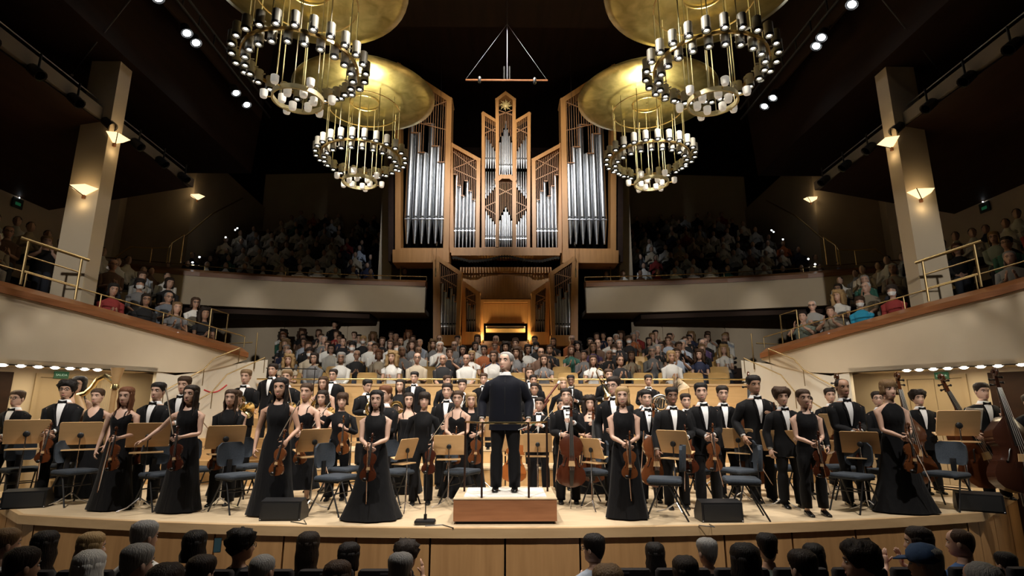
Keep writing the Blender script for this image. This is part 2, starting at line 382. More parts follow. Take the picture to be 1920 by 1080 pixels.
# ---- seats tier behind the orchestra
CH0, CHD, CHZ, CHR = 13.70, .92, 1.36, .22
NROW = 6
m = MB(); m.box((0, 13.08, .98), (11.4, .1, 1.9)); choirwall = struct('wall_choir', m, 'void', 'wooden front of the choir seats behind the orchestra')
for k in range(8):
    x0 = -5.7+1.425*k
    m = MB(); m.box((x0+.7125, 13.0, .99), (1.41, .06, 1.86)); m.build('panel', 'riserwood', choirwall, False)
m = MB(); m.box((0, 13.06, 1.945), (11.5, .2, .05)); m.build('ledge', 'edgewood', choirwall, False)
t = thing('guard_rail', 'long brass rail along the front of the choir seats', 'rail', (0, 13.05, 1.96))
m = MB(); m.tube([(-5.8, 0, .12), (5.8, 0, .12)], .02); m.build('rail', 'brightbrass', t)
for k in range(9):
    m = MB(); m.tube([(-5.6+1.4*k, 0, 0), (-5.6+1.4*k, 0, .12)], .012); m.build('post', 'brass', t)
for i in range(NROW+1):
    y0 = CH0-.45+CHD*i; z = CHZ+CHR*i; hw = 5.9+.42*i
    m = MB(); m.box((0, y0+.6, z/2), (2*hw, 1.2 if i < NROW else 3.2, z)); struct('floor', m, 'carpet', f'stepped choir floor, tier {i+1}')
# ---- back wall and balcony
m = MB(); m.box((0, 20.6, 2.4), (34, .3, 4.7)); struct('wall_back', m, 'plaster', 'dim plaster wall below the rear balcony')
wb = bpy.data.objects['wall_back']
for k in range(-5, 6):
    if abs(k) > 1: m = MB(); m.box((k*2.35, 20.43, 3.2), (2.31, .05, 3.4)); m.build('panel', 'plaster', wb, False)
BAL = [Vector(p) for p in ((-2.84, 19.0, 0), (-5.2, 18.75, 0), (-7.6, 18.3, 0), (-10.0, 17.6, 0), (-12.6, 16.5, 0), (-14.5, 15.4, 0))]
for sx in (-1, 1):
    S = SIDE[sx]
    m = MB(); m.loft([[mir((p.x, p.y+dy, z), sx) for (dy, z) in ((0, 4.68), (0, 5.62), (.25, 5.62), (.25, 4.68))] for p in BAL])
    struct(f'wall_balcony_{S}', m, 'cream', f'cream front of the {S} rear balcony')
    m = MB(); m.loft([[mir((p.x, p.y+dy, z), sx) for (dy, z) in ((-.05, 5.62), (-.05, 5.76), (.1, 5.86), (.45, 5.86), (.45, 5.62))] for p in BAL])
    struct(f'trim_{4 if sx < 0 else 5}', m, 'railwood', f'dark red wooden coping on the {S} rear balcony')
    m = MB(); m.loft([[mir((p.x, y, z), sx) for (y, z) in ((p.y+.2, 4.69), (21.6, 4.69), (21.6, 4.85), (p.y+.2, 4.85))] for p in BAL])
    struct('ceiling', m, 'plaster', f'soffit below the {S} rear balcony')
    t = thing('guard_rail', f'thin brass rail on the {S} rear balcony coping', 'rail')
    m = MB(); m.tube([mir((p.x, p.y+.2, 6.02), sx) for p in BAL], .018); m.build('rail', 'brightbrass', t)
    for p in BAL: m = MB(); m.tube([mir((p.x, p.y+.2, 5.85), sx), mir((p.x, p.y+.2, 6.02), sx)], .012); m.build('post', 'brass', t)
    for i in range(9):                                         # balcony steps
        y0 = 19.2+.82*i; z = 5.0+.55*i
        m = MB(); xi, xo = -4.8-.1*i, -11.9
        m.prism([mir(p, sx) for p in ((xi, y0, z), (xo, y0-1.6, z), (xo, y0-.4, z), (xi, y0+1.2, z))], (0, 0, -.5)); struct('floor', m, 'carpet', f'stepped {S} balcony floor, tier {i+1}')
    # dark doorway next to the organ
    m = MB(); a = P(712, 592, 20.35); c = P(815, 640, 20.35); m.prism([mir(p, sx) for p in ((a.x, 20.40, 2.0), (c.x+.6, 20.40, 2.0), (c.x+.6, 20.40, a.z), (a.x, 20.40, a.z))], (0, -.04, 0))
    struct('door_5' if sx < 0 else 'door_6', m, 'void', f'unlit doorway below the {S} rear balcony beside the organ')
    # upper walls
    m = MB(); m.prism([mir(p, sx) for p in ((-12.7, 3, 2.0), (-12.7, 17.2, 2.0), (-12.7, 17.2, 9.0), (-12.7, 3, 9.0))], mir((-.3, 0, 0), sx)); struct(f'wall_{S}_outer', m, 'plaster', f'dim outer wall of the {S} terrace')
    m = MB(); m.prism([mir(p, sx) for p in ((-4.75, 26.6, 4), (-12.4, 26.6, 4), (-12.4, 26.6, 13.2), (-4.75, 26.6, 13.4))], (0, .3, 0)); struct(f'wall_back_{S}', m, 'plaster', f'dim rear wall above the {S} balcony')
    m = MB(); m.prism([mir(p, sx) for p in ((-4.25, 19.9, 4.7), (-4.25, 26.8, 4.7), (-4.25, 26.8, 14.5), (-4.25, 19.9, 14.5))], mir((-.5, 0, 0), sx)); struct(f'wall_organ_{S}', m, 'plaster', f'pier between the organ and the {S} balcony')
    # upper side gallery: pale edge band and dark wooden soffit
    m = MB(); m.prism([mir(p, sx) for p in ((-8.8, 3, 7.70), (-8.8, 14.6, 7.48), (-8.8, 14.6, 7.72), (-8.8, 3, 8.05))], mir((-.2, 0, 0), sx)); struct(f'wall_gallery_{S}', m, 'dimband', f'pale edge band of the upper {S} gallery')
    m = MB(); m.prism([mir(p, sx) for p in ((-8.82, 14.6, 7.50), (-12.9, 14.6, 6.75), (-12.9, 14.6, 7.9), (-9.0, 14.6, 7.7))], (0, -11.6, 0)); struct('ceiling', m, 'darkwood', f'dark wooden soffit of the upper {S} gallery')
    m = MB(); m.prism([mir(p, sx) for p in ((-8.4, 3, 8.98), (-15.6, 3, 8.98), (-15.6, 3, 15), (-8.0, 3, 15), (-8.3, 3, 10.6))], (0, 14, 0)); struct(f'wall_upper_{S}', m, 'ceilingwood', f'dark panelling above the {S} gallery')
    m = MB(); m.tube([mir((-8.95, 3, 8.22), sx), mir((-8.95, 14.4, 7.95), sx)], .014); tag(m.build('guard_rail', 'steel'), f'thin rail along the upper {S} gallery edge', 'rail')
    # column with a broad face to the hall and a narrow one to the stage
    m = MB(); m.prism([mir(p, sx) for p in ((-9.24, 11.0, 2.6), (-8.60, 11.0, 2.6), (-8.60, 11.38, 2.6), (-9.24, 11.38, 2.6))], (0, 0, 6.4)); struct(f'wall_column_{S}', m, 'cream', f'pale column standing in the {S} terrace')
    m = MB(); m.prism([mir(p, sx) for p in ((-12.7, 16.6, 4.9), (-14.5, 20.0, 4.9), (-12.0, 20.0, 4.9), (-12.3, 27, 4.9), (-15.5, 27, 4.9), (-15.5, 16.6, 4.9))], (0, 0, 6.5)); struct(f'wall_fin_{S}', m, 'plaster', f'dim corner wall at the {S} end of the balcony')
    # terrace floor
    for i in range(4):
        m = MB(); o0, o1 = .55+.9*i, 3.6 if i < 3 else 5.2
        m.prism([mir(p, sx) for p in (WY(4, RAILZ(4)-.45+.48*i, o0), WY(13.2, RAILZ(13.2)-.45+.48*i, o0), WY(13.2, RAILZ(13.2)-.45+.48*i, o1), WY(4, RAILZ(4)-.45+.48*i, o1))], (0, 0, -.3)); struct('floor', m, 'carpet', f'sloping floor of the {S} terrace, tier {i+1}')
    # rail along the terrace coping and two aisle railings
    t = thing('guard_rail', f'thin brass rail above the {S} terrace coping', 'rail')
    ys = [5, 7, 8.3, 9.3, 10.3, 11.3, 12.3, 12.9]
    m = MB(); m.tube([mir(WY(y, RAILZ(y)+.45, .3), sx) for y in ys], .013); m.build('rail', 'dullbrass', t)
    for y in ys: m = MB(); m.tube([mir(WY(y, RAILZ(y)+.2, .3), sx), mir(WY(y, RAILZ(y)+.45, .3), sx)], .012); m.build('post', 'dullbrass', t)
    t = thing('aisle_railing', f'brass aisle railing standing on the {S} terrace coping', 'railing')
    p0, p1 = WY(9.25, RAILZ(9.25)+.22, .3), WY(9.95, RAILZ(9.95)+.22, .3)
    for p in (p0, p1): m = MB(); m.tube([mir(p, sx), mir(p+Vector((0, 0, .78)), sx)], .022); m.build('post', 'dullbrass', t)
    for h in (.25, .52): m = MB(); m.tube([mir(p0+Vector((0, 0, h)), sx), mir(p1+Vector((0, 0, h)), sx)], .014); m.build('bar', 'dullbrass', t)
    m = MB(); e = (p1-p0).normalized()*.12; m.tube([mir(p0-e+Vector((0, 0, .8)), sx), mir(p1+e+Vector((0, 0, .8)), sx)], .03); m.build('handrail', 'dullbrass', t)
    t = thing('aisle_railing', f'dark railing at the low end of the {S} terrace', 'railing')
    pp = [WY(12.25, RAILZ(12.25)+.9, .5), WY(12.6, RAILZ(12.6)+.9, .5), WY(12.6, RAILZ(12.6)+.2, .5), WY(13.05, RAILZ(13.05)+.35, .25)]
    m = MB(); m.tube([mir(p, sx) for p in pp], .018); m.build('handrail', 'dullbrass', t)
    for p in (pp[0], pp[1]): m = MB(); m.tube([mir(p, sx), mir(p-Vector((0, 0, .75)), sx)], .016); m.build('post', 'dullbrass', t)
    q = WY(13.0, RAILZ(13.0), 0); m = MB(); m.tube([mir(q+Vector((0, 0, .55)), sx), mir(q-Vector((0, 0, .3)), sx)], .016); m.build('end_post', 'dullbrass', t)
    # railing in the balcony corner
    t = thing('aisle_railing', f'brass railing in the {S} corner of the rear balcony', 'railing')
    c = [P(x, y, 16.9) for x, y in ((205, 490), (245, 463), (285, 465), (316, 464), (322, 455), (345, 440))]
    m = MB(); m.tube([mir(p, sx) for p in c], .022); m.build('handrail', 'brass', t)
    for p in (c[2], c[3], c[4], c[5]): m = MB(); m.tube([mir(p, sx), mir((p.x, p.y, 5.9), sx)], .018); m.build('post', 'brass', t)
    t = thing('handrail', f'dark stair handrail climbing the {S} balcony', 'handrail')
    c = [P(345, 445, 18.0), P(400, 400, 20.0), P(455, 372, 22.5)]
    m = MB(); m.tube([mir(p, sx) for p in c], .03); m.build('rail', 'dullbrass', t)
    t = thing('handrail', f'dark handrail beside the organ on the {S} balcony', 'handrail')
    c = [P(752, 492, 19.3), P(735, 480, 19.5), P(700, 440, 22), P(690, 430, 23)]
    m = MB(); m.tube([mir(p, sx) for p in c], .025); m.build('rail', 'dullbrass', t)
    for p in c[:2]: m = MB(); m.tube([mir(p, sx), mir((p.x, p.y, 5.4), sx)], .02); m.build('post', 'dullbrass', t)
    # small step lamps in the balcony aisle
    for i, (px, py, Y) in enumerate(((361, 492, 17.6), (374, 482, 18.3), (423, 445, 20), (441, 431, 20.8), (445, 428, 21))):
        q = mir(P(px, py, Y), sx); m = MB(); m.ball(q, (.035, .02, .03), 8, 4)
        tag(m.build('step_lamp', 'steplamp'), f'tiny white step lamp in the {S} balcony aisle, {ORD(i)} from the bottom', 'lamp', 'balcony step lamps')
# exit signs on the outer walls
for sx in (-1, 1):
    q = mir(onplane(33, 381, (-12.66, 0, 0), Vector((1, 0, 0))), sx); t = thing('exit_sign', f'dim exit sign high on the {SIDE[sx]} outer wall', 'sign', q)
    m = MB(); m.box((0, 0, 0), (.03, .30, .26)); m.build('plate', 'exitdim', t, False)
    m = MB(); m.box((.016*(-sx), 0, -.02), (.006, .16, .08)); m.build('pictogram', 'exitgreen', t, False)
    m = MB(); m.ball((.02*(-sx), 0, .15), (.012, .015, .015), 8, 4); m.build('indicator_lamp', 'steplamp', t)
# ---- ceiling
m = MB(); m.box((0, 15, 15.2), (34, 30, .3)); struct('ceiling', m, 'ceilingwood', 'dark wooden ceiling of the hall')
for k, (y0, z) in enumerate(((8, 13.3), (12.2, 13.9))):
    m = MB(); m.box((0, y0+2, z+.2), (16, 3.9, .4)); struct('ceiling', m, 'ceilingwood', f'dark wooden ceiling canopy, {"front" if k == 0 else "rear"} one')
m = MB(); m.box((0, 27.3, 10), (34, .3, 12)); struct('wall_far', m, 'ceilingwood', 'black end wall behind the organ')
for sx in (-1, 1):
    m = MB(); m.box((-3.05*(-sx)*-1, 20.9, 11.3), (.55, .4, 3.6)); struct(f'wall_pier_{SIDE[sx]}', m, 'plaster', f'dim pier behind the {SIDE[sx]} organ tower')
# steel cables from the gallery to the ceiling
for sx in (-1, 1):
    a = P(133, 140, 11.0) if sx < 0 else P(1777, 152, 11.0); c = P(252, -10, 9.5) if sx < 0 else P(1650, -6, 9.5)
    m = MB(); m.tube([a, c], .012, 6); m.ball(a, (.05, .05, .04)); tag(m.build('ceiling_cable', 'steel'), f'taut steel cable rising from the {SIDE[sx]} gallery to the ceiling', 'cable')
# ================================================================== ORGAN
mat('darksteel', (.10, .09, .08), .35, 1); mat('goldpaint', (.80, .60, .25), .45, .2)
OY = 19.3
org = thing('pipe_organ', 'tall wooden pipe organ with silver pipes above the choir seats', 'organ', (0, 0, 0))
AX = 948                                                         # hall axis in the photograph
def OP(px, py, Y, sx=-1):                                        # pixel of the left half, mirrored to either side
    p = P(px, py, Y); return Vector((p.x*(-sx), p.y, p.z))
def bars(m, poly, wpx, Y, depth, sx, closed=True, mi=0):
    pts = [OP(x, y, Y, sx) for x, y in poly]; h = wpx/2/50.
    n = len(pts)
    for i in range(n if closed else n-1):
        a, c = pts[i], pts[(i+1) % n]; d = (c-a).normalized(); nn = Vector((-d.z, 0, d.x))*h; e = d*h*.9
        dy = Vector((0, .006*(i % 2), 0)); m.prism([a-e-nn+dy, c+e-nn+dy, c+e+nn+dy, a-e+nn+dy], (0, depth-.012*(i % 2), 0), mi)
def org_pipe(px, top, mouth, foot, wpx, Y, sx, inv=False):
    a, c, f = OP(px, top, Y, sx), OP(px, mouth, Y, sx), OP(px, foot, Y, sx)
    r = wpx/2/51.
    m = MB(); x = f.x
    zt, zm, zf = (a.z, c.z, f.z)
    if not inv:
        m.lathe([(r*.28, 0), (r*.95, zm-zf), (r, zm-zf+.02), (r, zt-zf)], 12)
        m.box((0, -r*.93, zm-zf+.10), (r*1.1, r*.3, .05), 1)
        m.box((0, -r*.85, zm-zf+.01), (r*1.5, r*.5, .03))
    else:
        m.lathe([(r, 0), (r, zt-zm), (r*.95, zt-zm+.02), (r*.3, zt-zf)], 12)
        m.box((0, -r*.93, zt-zm-.08), (r*1.1, r*.3, .05), 1)
    o = m.build('pipe', ['pipe', 'blackmetal'], org)
    o.location = (x, Y, zf if not inv else zt-(zt-zf)-0)
    return o
def tower(sx, Y, outer, open_, pipes, foot, mouth, pw, cross=(), step=4.6, depth=.5, stile=8, slat=True):
    m = MB(); bars(m, outer, stile, Y, depth, sx); m.build('case_frame', 'organwood', org, False)
    m = MB(); m.prism([OP(x, y, Y+depth*.75, sx) for x, y in open_], (0, .05, 0)); m.build('case_back', 'void', org, False)  # black sheet stands in for the shade inside the case
    for (px, top) in pipes: org_pipe(px, top, mouth, foot, pw, Y+.22, sx)
    # lattice over the pipe tops
    if slat:
        m = MB(); xs_ = [p[0] for p in open_]; x = min(xs_)+2
        tp = sorted([p for p in open_], key=lambda p: p[1])
        def topy(x):
            l = min(open_, key=lambda p: p[0]+p[1]*.001); r_ = max(open_, key=lambda p: p[0]-p[1]*.001)
            return l[1]+(r_[1]-l[1])*(x-l[0])/(r_[0]-l[0])
        prev = None
        while x < max(xs_)-1:
            q = min(pipes, key=lambda p: abs(p[0]-x)); yb = q[1]-2; yt = topy(x)
            if yb > yt:
                a, c = OP(x, yt, Y+.06, sx), OP(x, yb, Y+.06, sx)
                m.box(((a.x+c.x)/2, Y+.06, (a.z+c.z)/2), (.018, .03, abs(a.z-c.z)))
            x += step*.8
        for q in pipes:
            a, c = OP(q[0]-pw/2, q[1]-2, Y+.06, sx), OP(q[0]+pw/2, q[1]-2, Y+.06, sx)
            m.box(((a.x+c.x)/2, Y+.06, a.z), (abs(c.x-a.x), .05, .035))
        for (p0, p1) in cross: bars(m, (p0, p1), 1.5, Y+.03, .03, sx, False)
        if m.v: tag(m.build('lattice', 'latticewood', org, False), kind='stuff')
for sx in (-1, 1):
    # outer tower
    tower(sx, OY-.5, [(746, 470), (836, 470), (842, 186), (746, 122)], [(750, 466), (832, 466), (838, 192), (750, 133)],
          [(763, 238), (777, 251), (790, 288), (803, 234), (816, 276), (827, 306)], 457, 413, 13.2,
          [((752, 222), (836, 243)), ((752, 222), (836, 190))], 5.4, .8, 10)
    m = MB(); m.prism([OP(x, y, OY-.52, sx) for x, y in ((736, 468), (842, 468), (842, 492), (736, 492))], (0, .9, 0)); m.build('case_panel', 'organwood', org, False)
    m = MB(); m.prism([OP(x, y, OY-.3, sx) for x, y in ((728, 490), (742, 490), (742, 122), (728, 112))], (0, .9, 0)); m.build('case_panel', 'darkwood', org, False)
    # inner tower
    tower(sx, OY-.2, [(847, 470), (895, 470), (897, 299), (845, 270)], [(850, 467), (892, 467), (893, 304), (850, 281)],
          [(853.5, 329), (860.5, 350), (867.3, 369), (874.4, 341), (881.4, 360), (888.2, 376)], 466, 434, 6.6,
          [((850, 316), (893, 298)), ((850, 316), (893, 336)), ((850, 285), (893, 318))], 4.0, .55, 7)
    # tower beside the middle one
    tower(sx, OY, [(906, 466), (932, 466), (932, 228), (906, 212)], [(908, 464), (930, 464), (930, 230), (908, 218)],
          [(911, 397), (915.5, 404), (920, 410), (924.5, 416), (928.5, 421)], 464, 448, 4.2,
          [((908, 388), (930, 380)), ((908, 388), (930, 400)), ((908, 244), (930, 234)), ((908, 244), (930, 262))], 3.4, .5, 6, False)
    for i, px in enumerate((911, 915.5, 920, 924.5, 928.5)):
        org_pipe(px, 256+i*7, 302, 316, 4.2, OY+.22, sx)
        org_pipe(px, 322, 334, 372-i*5, 4.2, OY+.22, sx, True)
    m = MB()
    for x in (909, 912.5, 916, 919.5, 923, 926.5, 930):
        for (y0, y1) in ((218+(x-908)*.5, 252+(x-908)*1.5), (374-(x-908)*1.0, 394+(x-908)*1.2)):
            a, c = OP(x, y0, OY+.08, sx), OP(x, y1, OY+.08, sx); m.box(((a.x+c.x)/2, OY+.08, (a.z+c.z)/2), (.016, .03, abs(a.z-c.z)))
    for (p0, p1) in (((908, 236), (930, 248)), ((908, 250), (930, 240)), ((908, 388), (930, 378)), ((908, 388), (930, 402))): bars(m, (p0, p1), 1.5, OY+.05, .03, sx, False)
    tag(m.build('lattice', 'latticewood', org, False), kind='stuff')
    # lower towers that fold out at either side of the console
    LY = 18.35
    tower(sx, LY, [(822, 632), (858, 632), (862, 512), (820, 484)], [(824, 630), (857, 630), (858, 516), (824, 494)],
          [(827, 532), (833.5, 548), (839, 561), (844.5, 541), (850.5, 555), (855, 568)], 630, 613, 5.6, [((824, 520), (858, 512)), ((824, 518), (858, 538))], 4.2, .5, 7)
    tower(sx, LY+.25, [(870, 636), (896, 634), (896, 550), (869, 531)], [(873, 624), (895, 624), (895, 555), (873, 541)],
          [(876, 566), (880.5, 573), (885, 580), (889.5, 572), (893.5, 579)], 624, 606, 4.0, [((873, 557), (895, 550)), ((873, 557), (895, 569))], 3.4, .4, 7)
    m = MB(); m.prism([OP(x, y, LY+.2, sx) for x, y in ((866, 622), (902, 622), (902, 646), (866, 646))], (0, .4, 0)); m.build('case_panel', 'organwood', org, False)
    m = MB(); m.prism([OP(x, y, LY-.05, sx) for x, y in ((816, 628), (864, 628), (864, 648), (816, 648))], (0, .5, 0)); m.build('case_panel', 'organwood', org, False)
    m = MB(); m.prism([OP(x, y, LY+.1, sx) for x, y in ((812, 476), (819, 484), (819, 648), (812, 648))], (0, .8, 0)); m.build('case_panel', 'organwood', org, False)
    m = MB(); m.prism([OP(x, y, OY+.1, sx) for x, y in ((862, 503), (904, 503), (904, 640), (862, 640))], (0, .2, 0)); m.build('case_panel', 'organwood', org, False)
# middle tower
def cp(px): return AX-abs(px)                                    # helper for the symmetric middle tower
m = MB(); c = [(932, 466), (964, 466), (964, 186), (948, 174), (932, 186)]; bars(m, c, 6, OY-.15, .6, -1); m.build('case_frame', 'organwood', org, False)
m = MB(); bars(m, [(932, 337), (940, 331), (956, 331), (964, 337)], 8, OY-.12, .4, -1, False); m.build('case_arch', 'organwood', org, False)
m = MB(); m.prism([OP(x, y, OY+.4) for x, y in c], (0, .05, 0)); m.build('case_back', 'void', org, False)  # same black sheet for the shaded interior of the middle tower
for (px, t0) in ((937, 268), (941.4, 256), (945, 244), (948.2, 228), (951.6, 244), (955.2, 256), (959.5, 268)): org_pipe(px, t0, 314, 330, 4.1, OY+.1, -1)
for (px, t0) in ((937, 414), (941.4, 404), (945, 398), (948.2, 390), (951.6, 398), (955.2, 404), (959.5, 414)): org_pipe(px, t0, 450, 465, 4.1, OY+.1, -1)
m = MB()
for k, x in enumerate((936, 939, 942, 945, 948, 951, 954, 957, 960)):
    for (y0, y1) in ((212, 264-(12-abs(x-948))*2.6), (341, 410-(12-abs(x-948))*1.9)):
        a, c_ = OP(x, y0, OY-.05), OP(x, y1, OY-.05); m.box((a.x, OY-.05, (a.z+c_.z)/2), (.016, .03, abs(a.z-c_.z)))
for e in (((934, 216), (962, 206)), ((934, 206), (962, 216)), ((934, 352), (962, 366)), ((934, 366), (962, 352))): bars(m, e, 1.5, OY-.08, .03, -1, False)
tag(m.build('lattice', 'latticewood', org, False), kind='stuff')
# sun emblem
m = MB(); q = OP(948, 197, OY-.05); m.ball((q.x, q.y, q.z), (.10, .04, .10))
for k in range(16):
    a = 2*math.pi*k/16; l = .27 if k % 2 == 0 else .20; wv = .05 if k % 2 else -.04
    u = Vector((math.cos(a), 0, math.sin(a))); v = Vector((-u.z, 0, u.x))
    m.prism([q+u*.08-v*.03, q+u*.15+v*wv*.4-v*.02, q+u*l, q+u*.15+v*wv*.4+v*.02, q+u*.08+v*.03], (0, .02, 0))
m.build('sun_emblem', 'goldpaint', org, False)
# ledge, wooden panels and horizontal trumpets
m = MB(); m.prism([OP(x, y, OY-.25) for x, y in ((846, 464), (1050, 464), (1050, 479), (846, 479))], (0, .7, 0)); m.build('ledge', 'organwood', org, False)
m = MB(); m.prism([OP(x, y, OY) for x, y in ((862, 501), (1034, 501), (1034, 512), (862, 512))], (0, .3, 0)); m.build('ledge', 'organwood', org, False)
for k in range(40):
    u = (k+.5)/40; px = 850+u*197; q = P(px, 497, OY-.1); hump = math.exp(-((px-948)/30)**2)*.22+(.16 if abs(px-948) > 66 else 0)*min(1, (abs(px-948)-66)/25)
    m = MB(); M = Matrix.Rotation(R(98), 3, 'X'); m.lathe([(.012, -.3), (.016, .3), (.03, .6), (.055, .72), (.045, .72)], 8, M=M)
    o = m.build('horizontal_pipe', 'darksteel', org); o.location = (q.x, OY+.15, q.z+.12+hump*.8)
m = MB(); m.prism([OP(x, y, OY+.05) for x, y in ((898, 514), (998, 514), (998, 566), (898, 566))], (0, .2, 0)); m.build('case_panel', 'organwood', org, False)
for k in range(18):
    x = 903+k*5.1; m = MB(); m.prism([OP(a, y, OY) for a, y in ((x, 517), (x+4.4, 517), (x+4.4, 560), (x, 560))], (0, .1, 0)); m.build('slat', 'organwood', org, False)
# console niche
m = MB(); bars(m, [(904, 640), (904, 564), (992, 564), (992, 640)], 5, OY-.35, .5, -1, False); m.build('console_frame', 'organwood', org, False)
m = MB(); m.prism([OP(x, y, OY-.2) for x, y in ((907, 569), (989, 569), (989, 606), (907, 606))], (0, .06, 0)); m.build('music_desk', 'organwood', org, False)
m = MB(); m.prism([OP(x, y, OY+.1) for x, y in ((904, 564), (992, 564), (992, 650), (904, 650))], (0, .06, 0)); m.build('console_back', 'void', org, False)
for (y0, y1, mm, dy) in ((611, 613.5, 'paper', -.35), (616, 622, 'seatwood', -.55)):
    m = MB(); m.prism([OP(x, y, OY+dy) for x, y in ((911, y0), (985, y0), (985, y1), (911, y1))], (0, .25, 0)); m.build('keyboard', mm, org, False)
m = MB(); m.box((0, OY-.3, 3.1), (1.9, .5, 1.1)); m.build('console_body', 'darkwood', org, False)
# small warm lamps of the console niche
for sx in (-1, 1):
    q = OP(906, 632, OY-.75, sx); d = bpy.data.lights.new('console_lamp_light', 'POINT'); d.energy = 30; d.color = (1, .76, .40); d.shadow_soft_size = .05
    o = bpy.data.objects.new('console_lamp_light', d); COL.objects.link(o); o.location = q
    m = MB(); m.lathe([(.02, -.08), (.045, -.05), (.03, .03)], 10, o=q-Vector((0, 0, .12)), cap1=False); m.build('console_lamp', 'brass', org)
# ================================================================== CHANDELIERS
def chandelier():
    t = thing('chandelier', 'x', 'chandelier', group='gold disc chandeliers')
    m = MB(); n = 48; prof = [(.02, 0), (.35, -.015), (.8, -.02), (1.2, .0), (1.5, .05), (1.66, .11), (1.665, .14), (1.2, .10), (.02, .08)]
    m.lathe(prof, n, cap0=False); m.build('disc', 'goldleaf', t, True, 60)
    for (r_, z) in ((.83, -.22), (.34, -.05)):
        m = MB(); m.tube([(r_*math.cos(2*math.pi*k/40), r_*math.sin(2*math.pi*k/40), z) for k in range(40)], .014, 6, closed=True); m.build('disc_ring', 'brass', t)
    rod = MB().tube([(0, 0, 0), (0, 0, -1.40)], .010, 6).mesh('rod', 'rodpaint')
    rod2 = MB().tube([(0, 0, 0), (0, 0, -2.02)], .009, 6).mesh('rod', 'rodpaint')
    for k in range(12):
        a = 2*math.pi*(k+.3)/12; o = link('rod', rod, t); o.location = (.83*math.cos(a), .83*math.sin(a), -.05)
    for k in range(6):
        a = 2*math.pi*k/6; o = link('rod', rod2, t); o.location = (.36*math.cos(a), .36*math.sin(a), -.05)
    m = MB(); m.lathe([(.88, -1.43), (.91, -1.43), (.91, -1.48), (.88, -1.48), (.88, -1.43)], 40, cap0=False, cap1=False); m.build('lamp_ring', 'brass', t)
    can = MB(); can.lathe([(.055, .11), (.066, .10), (.066, -.11), (.060, -.125), (.05, -.105)], 12, cap1=False)
    can.tube([(-.06, 0, .02), (-.12, 0, .02)], .012, 6)
    canm = can.mesh('lamp_can', 'lampshell'); rim = MB(); rim.lathe([(.069, -.095), (.069, -.128), (.05, -.128)], 12, cap0=False, cap1=False); rimm = rim.mesh('can_rim', 'blackmetal')
    lens = MB(); lens.lathe([(.001, -.112), (.028, -.112)], 10, cap0=False, cap1=False); lensm = lens.mesh('bulb', 'bulb')
    for j, (r_, z, nn, ph) in enumerate(((1.02, -1.36, 25, 0), (.82, -1.50, 22, .5))):
        for k in range(nn):
            a = 2*math.pi*(k+ph)/nn; o = link('lamp_can', canm, t); o.location = (r_*math.cos(a), r_*math.sin(a), z); o.rotation_euler = (0, 0, a)
            link('can_rim', rimm, o); link('bulb', lensm, o)
    m = MB(); m.lathe([(.37, -2.03), (.40, -2.03), (.40, -2.11), (.37, -2.11), (.37, -2.03)], 32, cap0=False, cap1=False); m.build('lower_ring', 'ring', t)
    cup = MB(); cup.lathe([(.02, -.075), (.05, -.06), (.062, -.02), (.062, .06), (.055, .065)], 12); cupm = cup.mesh('glass_cup', 'lampglass')
    for k in range(6):
        a = 2*math.pi*(k+.5)/6; o = link('glass_cup', cupm, t); o.location = (.52*math.cos(a), .52*math.sin(a), -2.03)
        o = link('glass_cup', cupm, t); o.location = (.24*math.cos(a), .24*math.sin(a), -2.08)
        m = MB(); m.tube([(.4*math.cos(a), .4*math.sin(a), -2.07), (.5*math.cos(a), .5*math.sin(a), -2.07)], .012, 6); m.build('arm', 'brass', t)
    return t
ch = chandelier(); used = []
for (sx, px, py, Y, w_) in ((-1, 684, 190, 12.0, 'rear'), (1, 684, 190, 12.0, 'rear'), (-1, 578, -22, 8.0, 'front'), (1, 578, -22, 8.0, 'front')):
    q = mir(P(px, py, Y), sx)
    place(ch, used, f'gold disc chandelier with a ring of lamps, {w_} {SIDE[sx]} one', q, (0, 0, used and .35*len(used) or 0))
    for (dz, p, up) in ((-1.62, 380, True), (-1.72, 40, False)):
        d = bpy.data.lights.new('chandelier_light', 'SPOT'); d.energy = p*(.45 if w_ == 'front' and up else 1); d.spot_size = R(120 if up else 105); d.spot_blend = .7; d.shadow_soft_size = .3 if up else .8
        d.color = (1, .92, .68) if up else (1, .88, .68)
        o = bpy.data.objects.new('chandelier_light', d); COL.objects.link(o); o.location = q+Vector((0, 0, dz+(-.45 if not up else 0)))
        o.rotation_euler = (math.pi if up else 0, 0, 0)
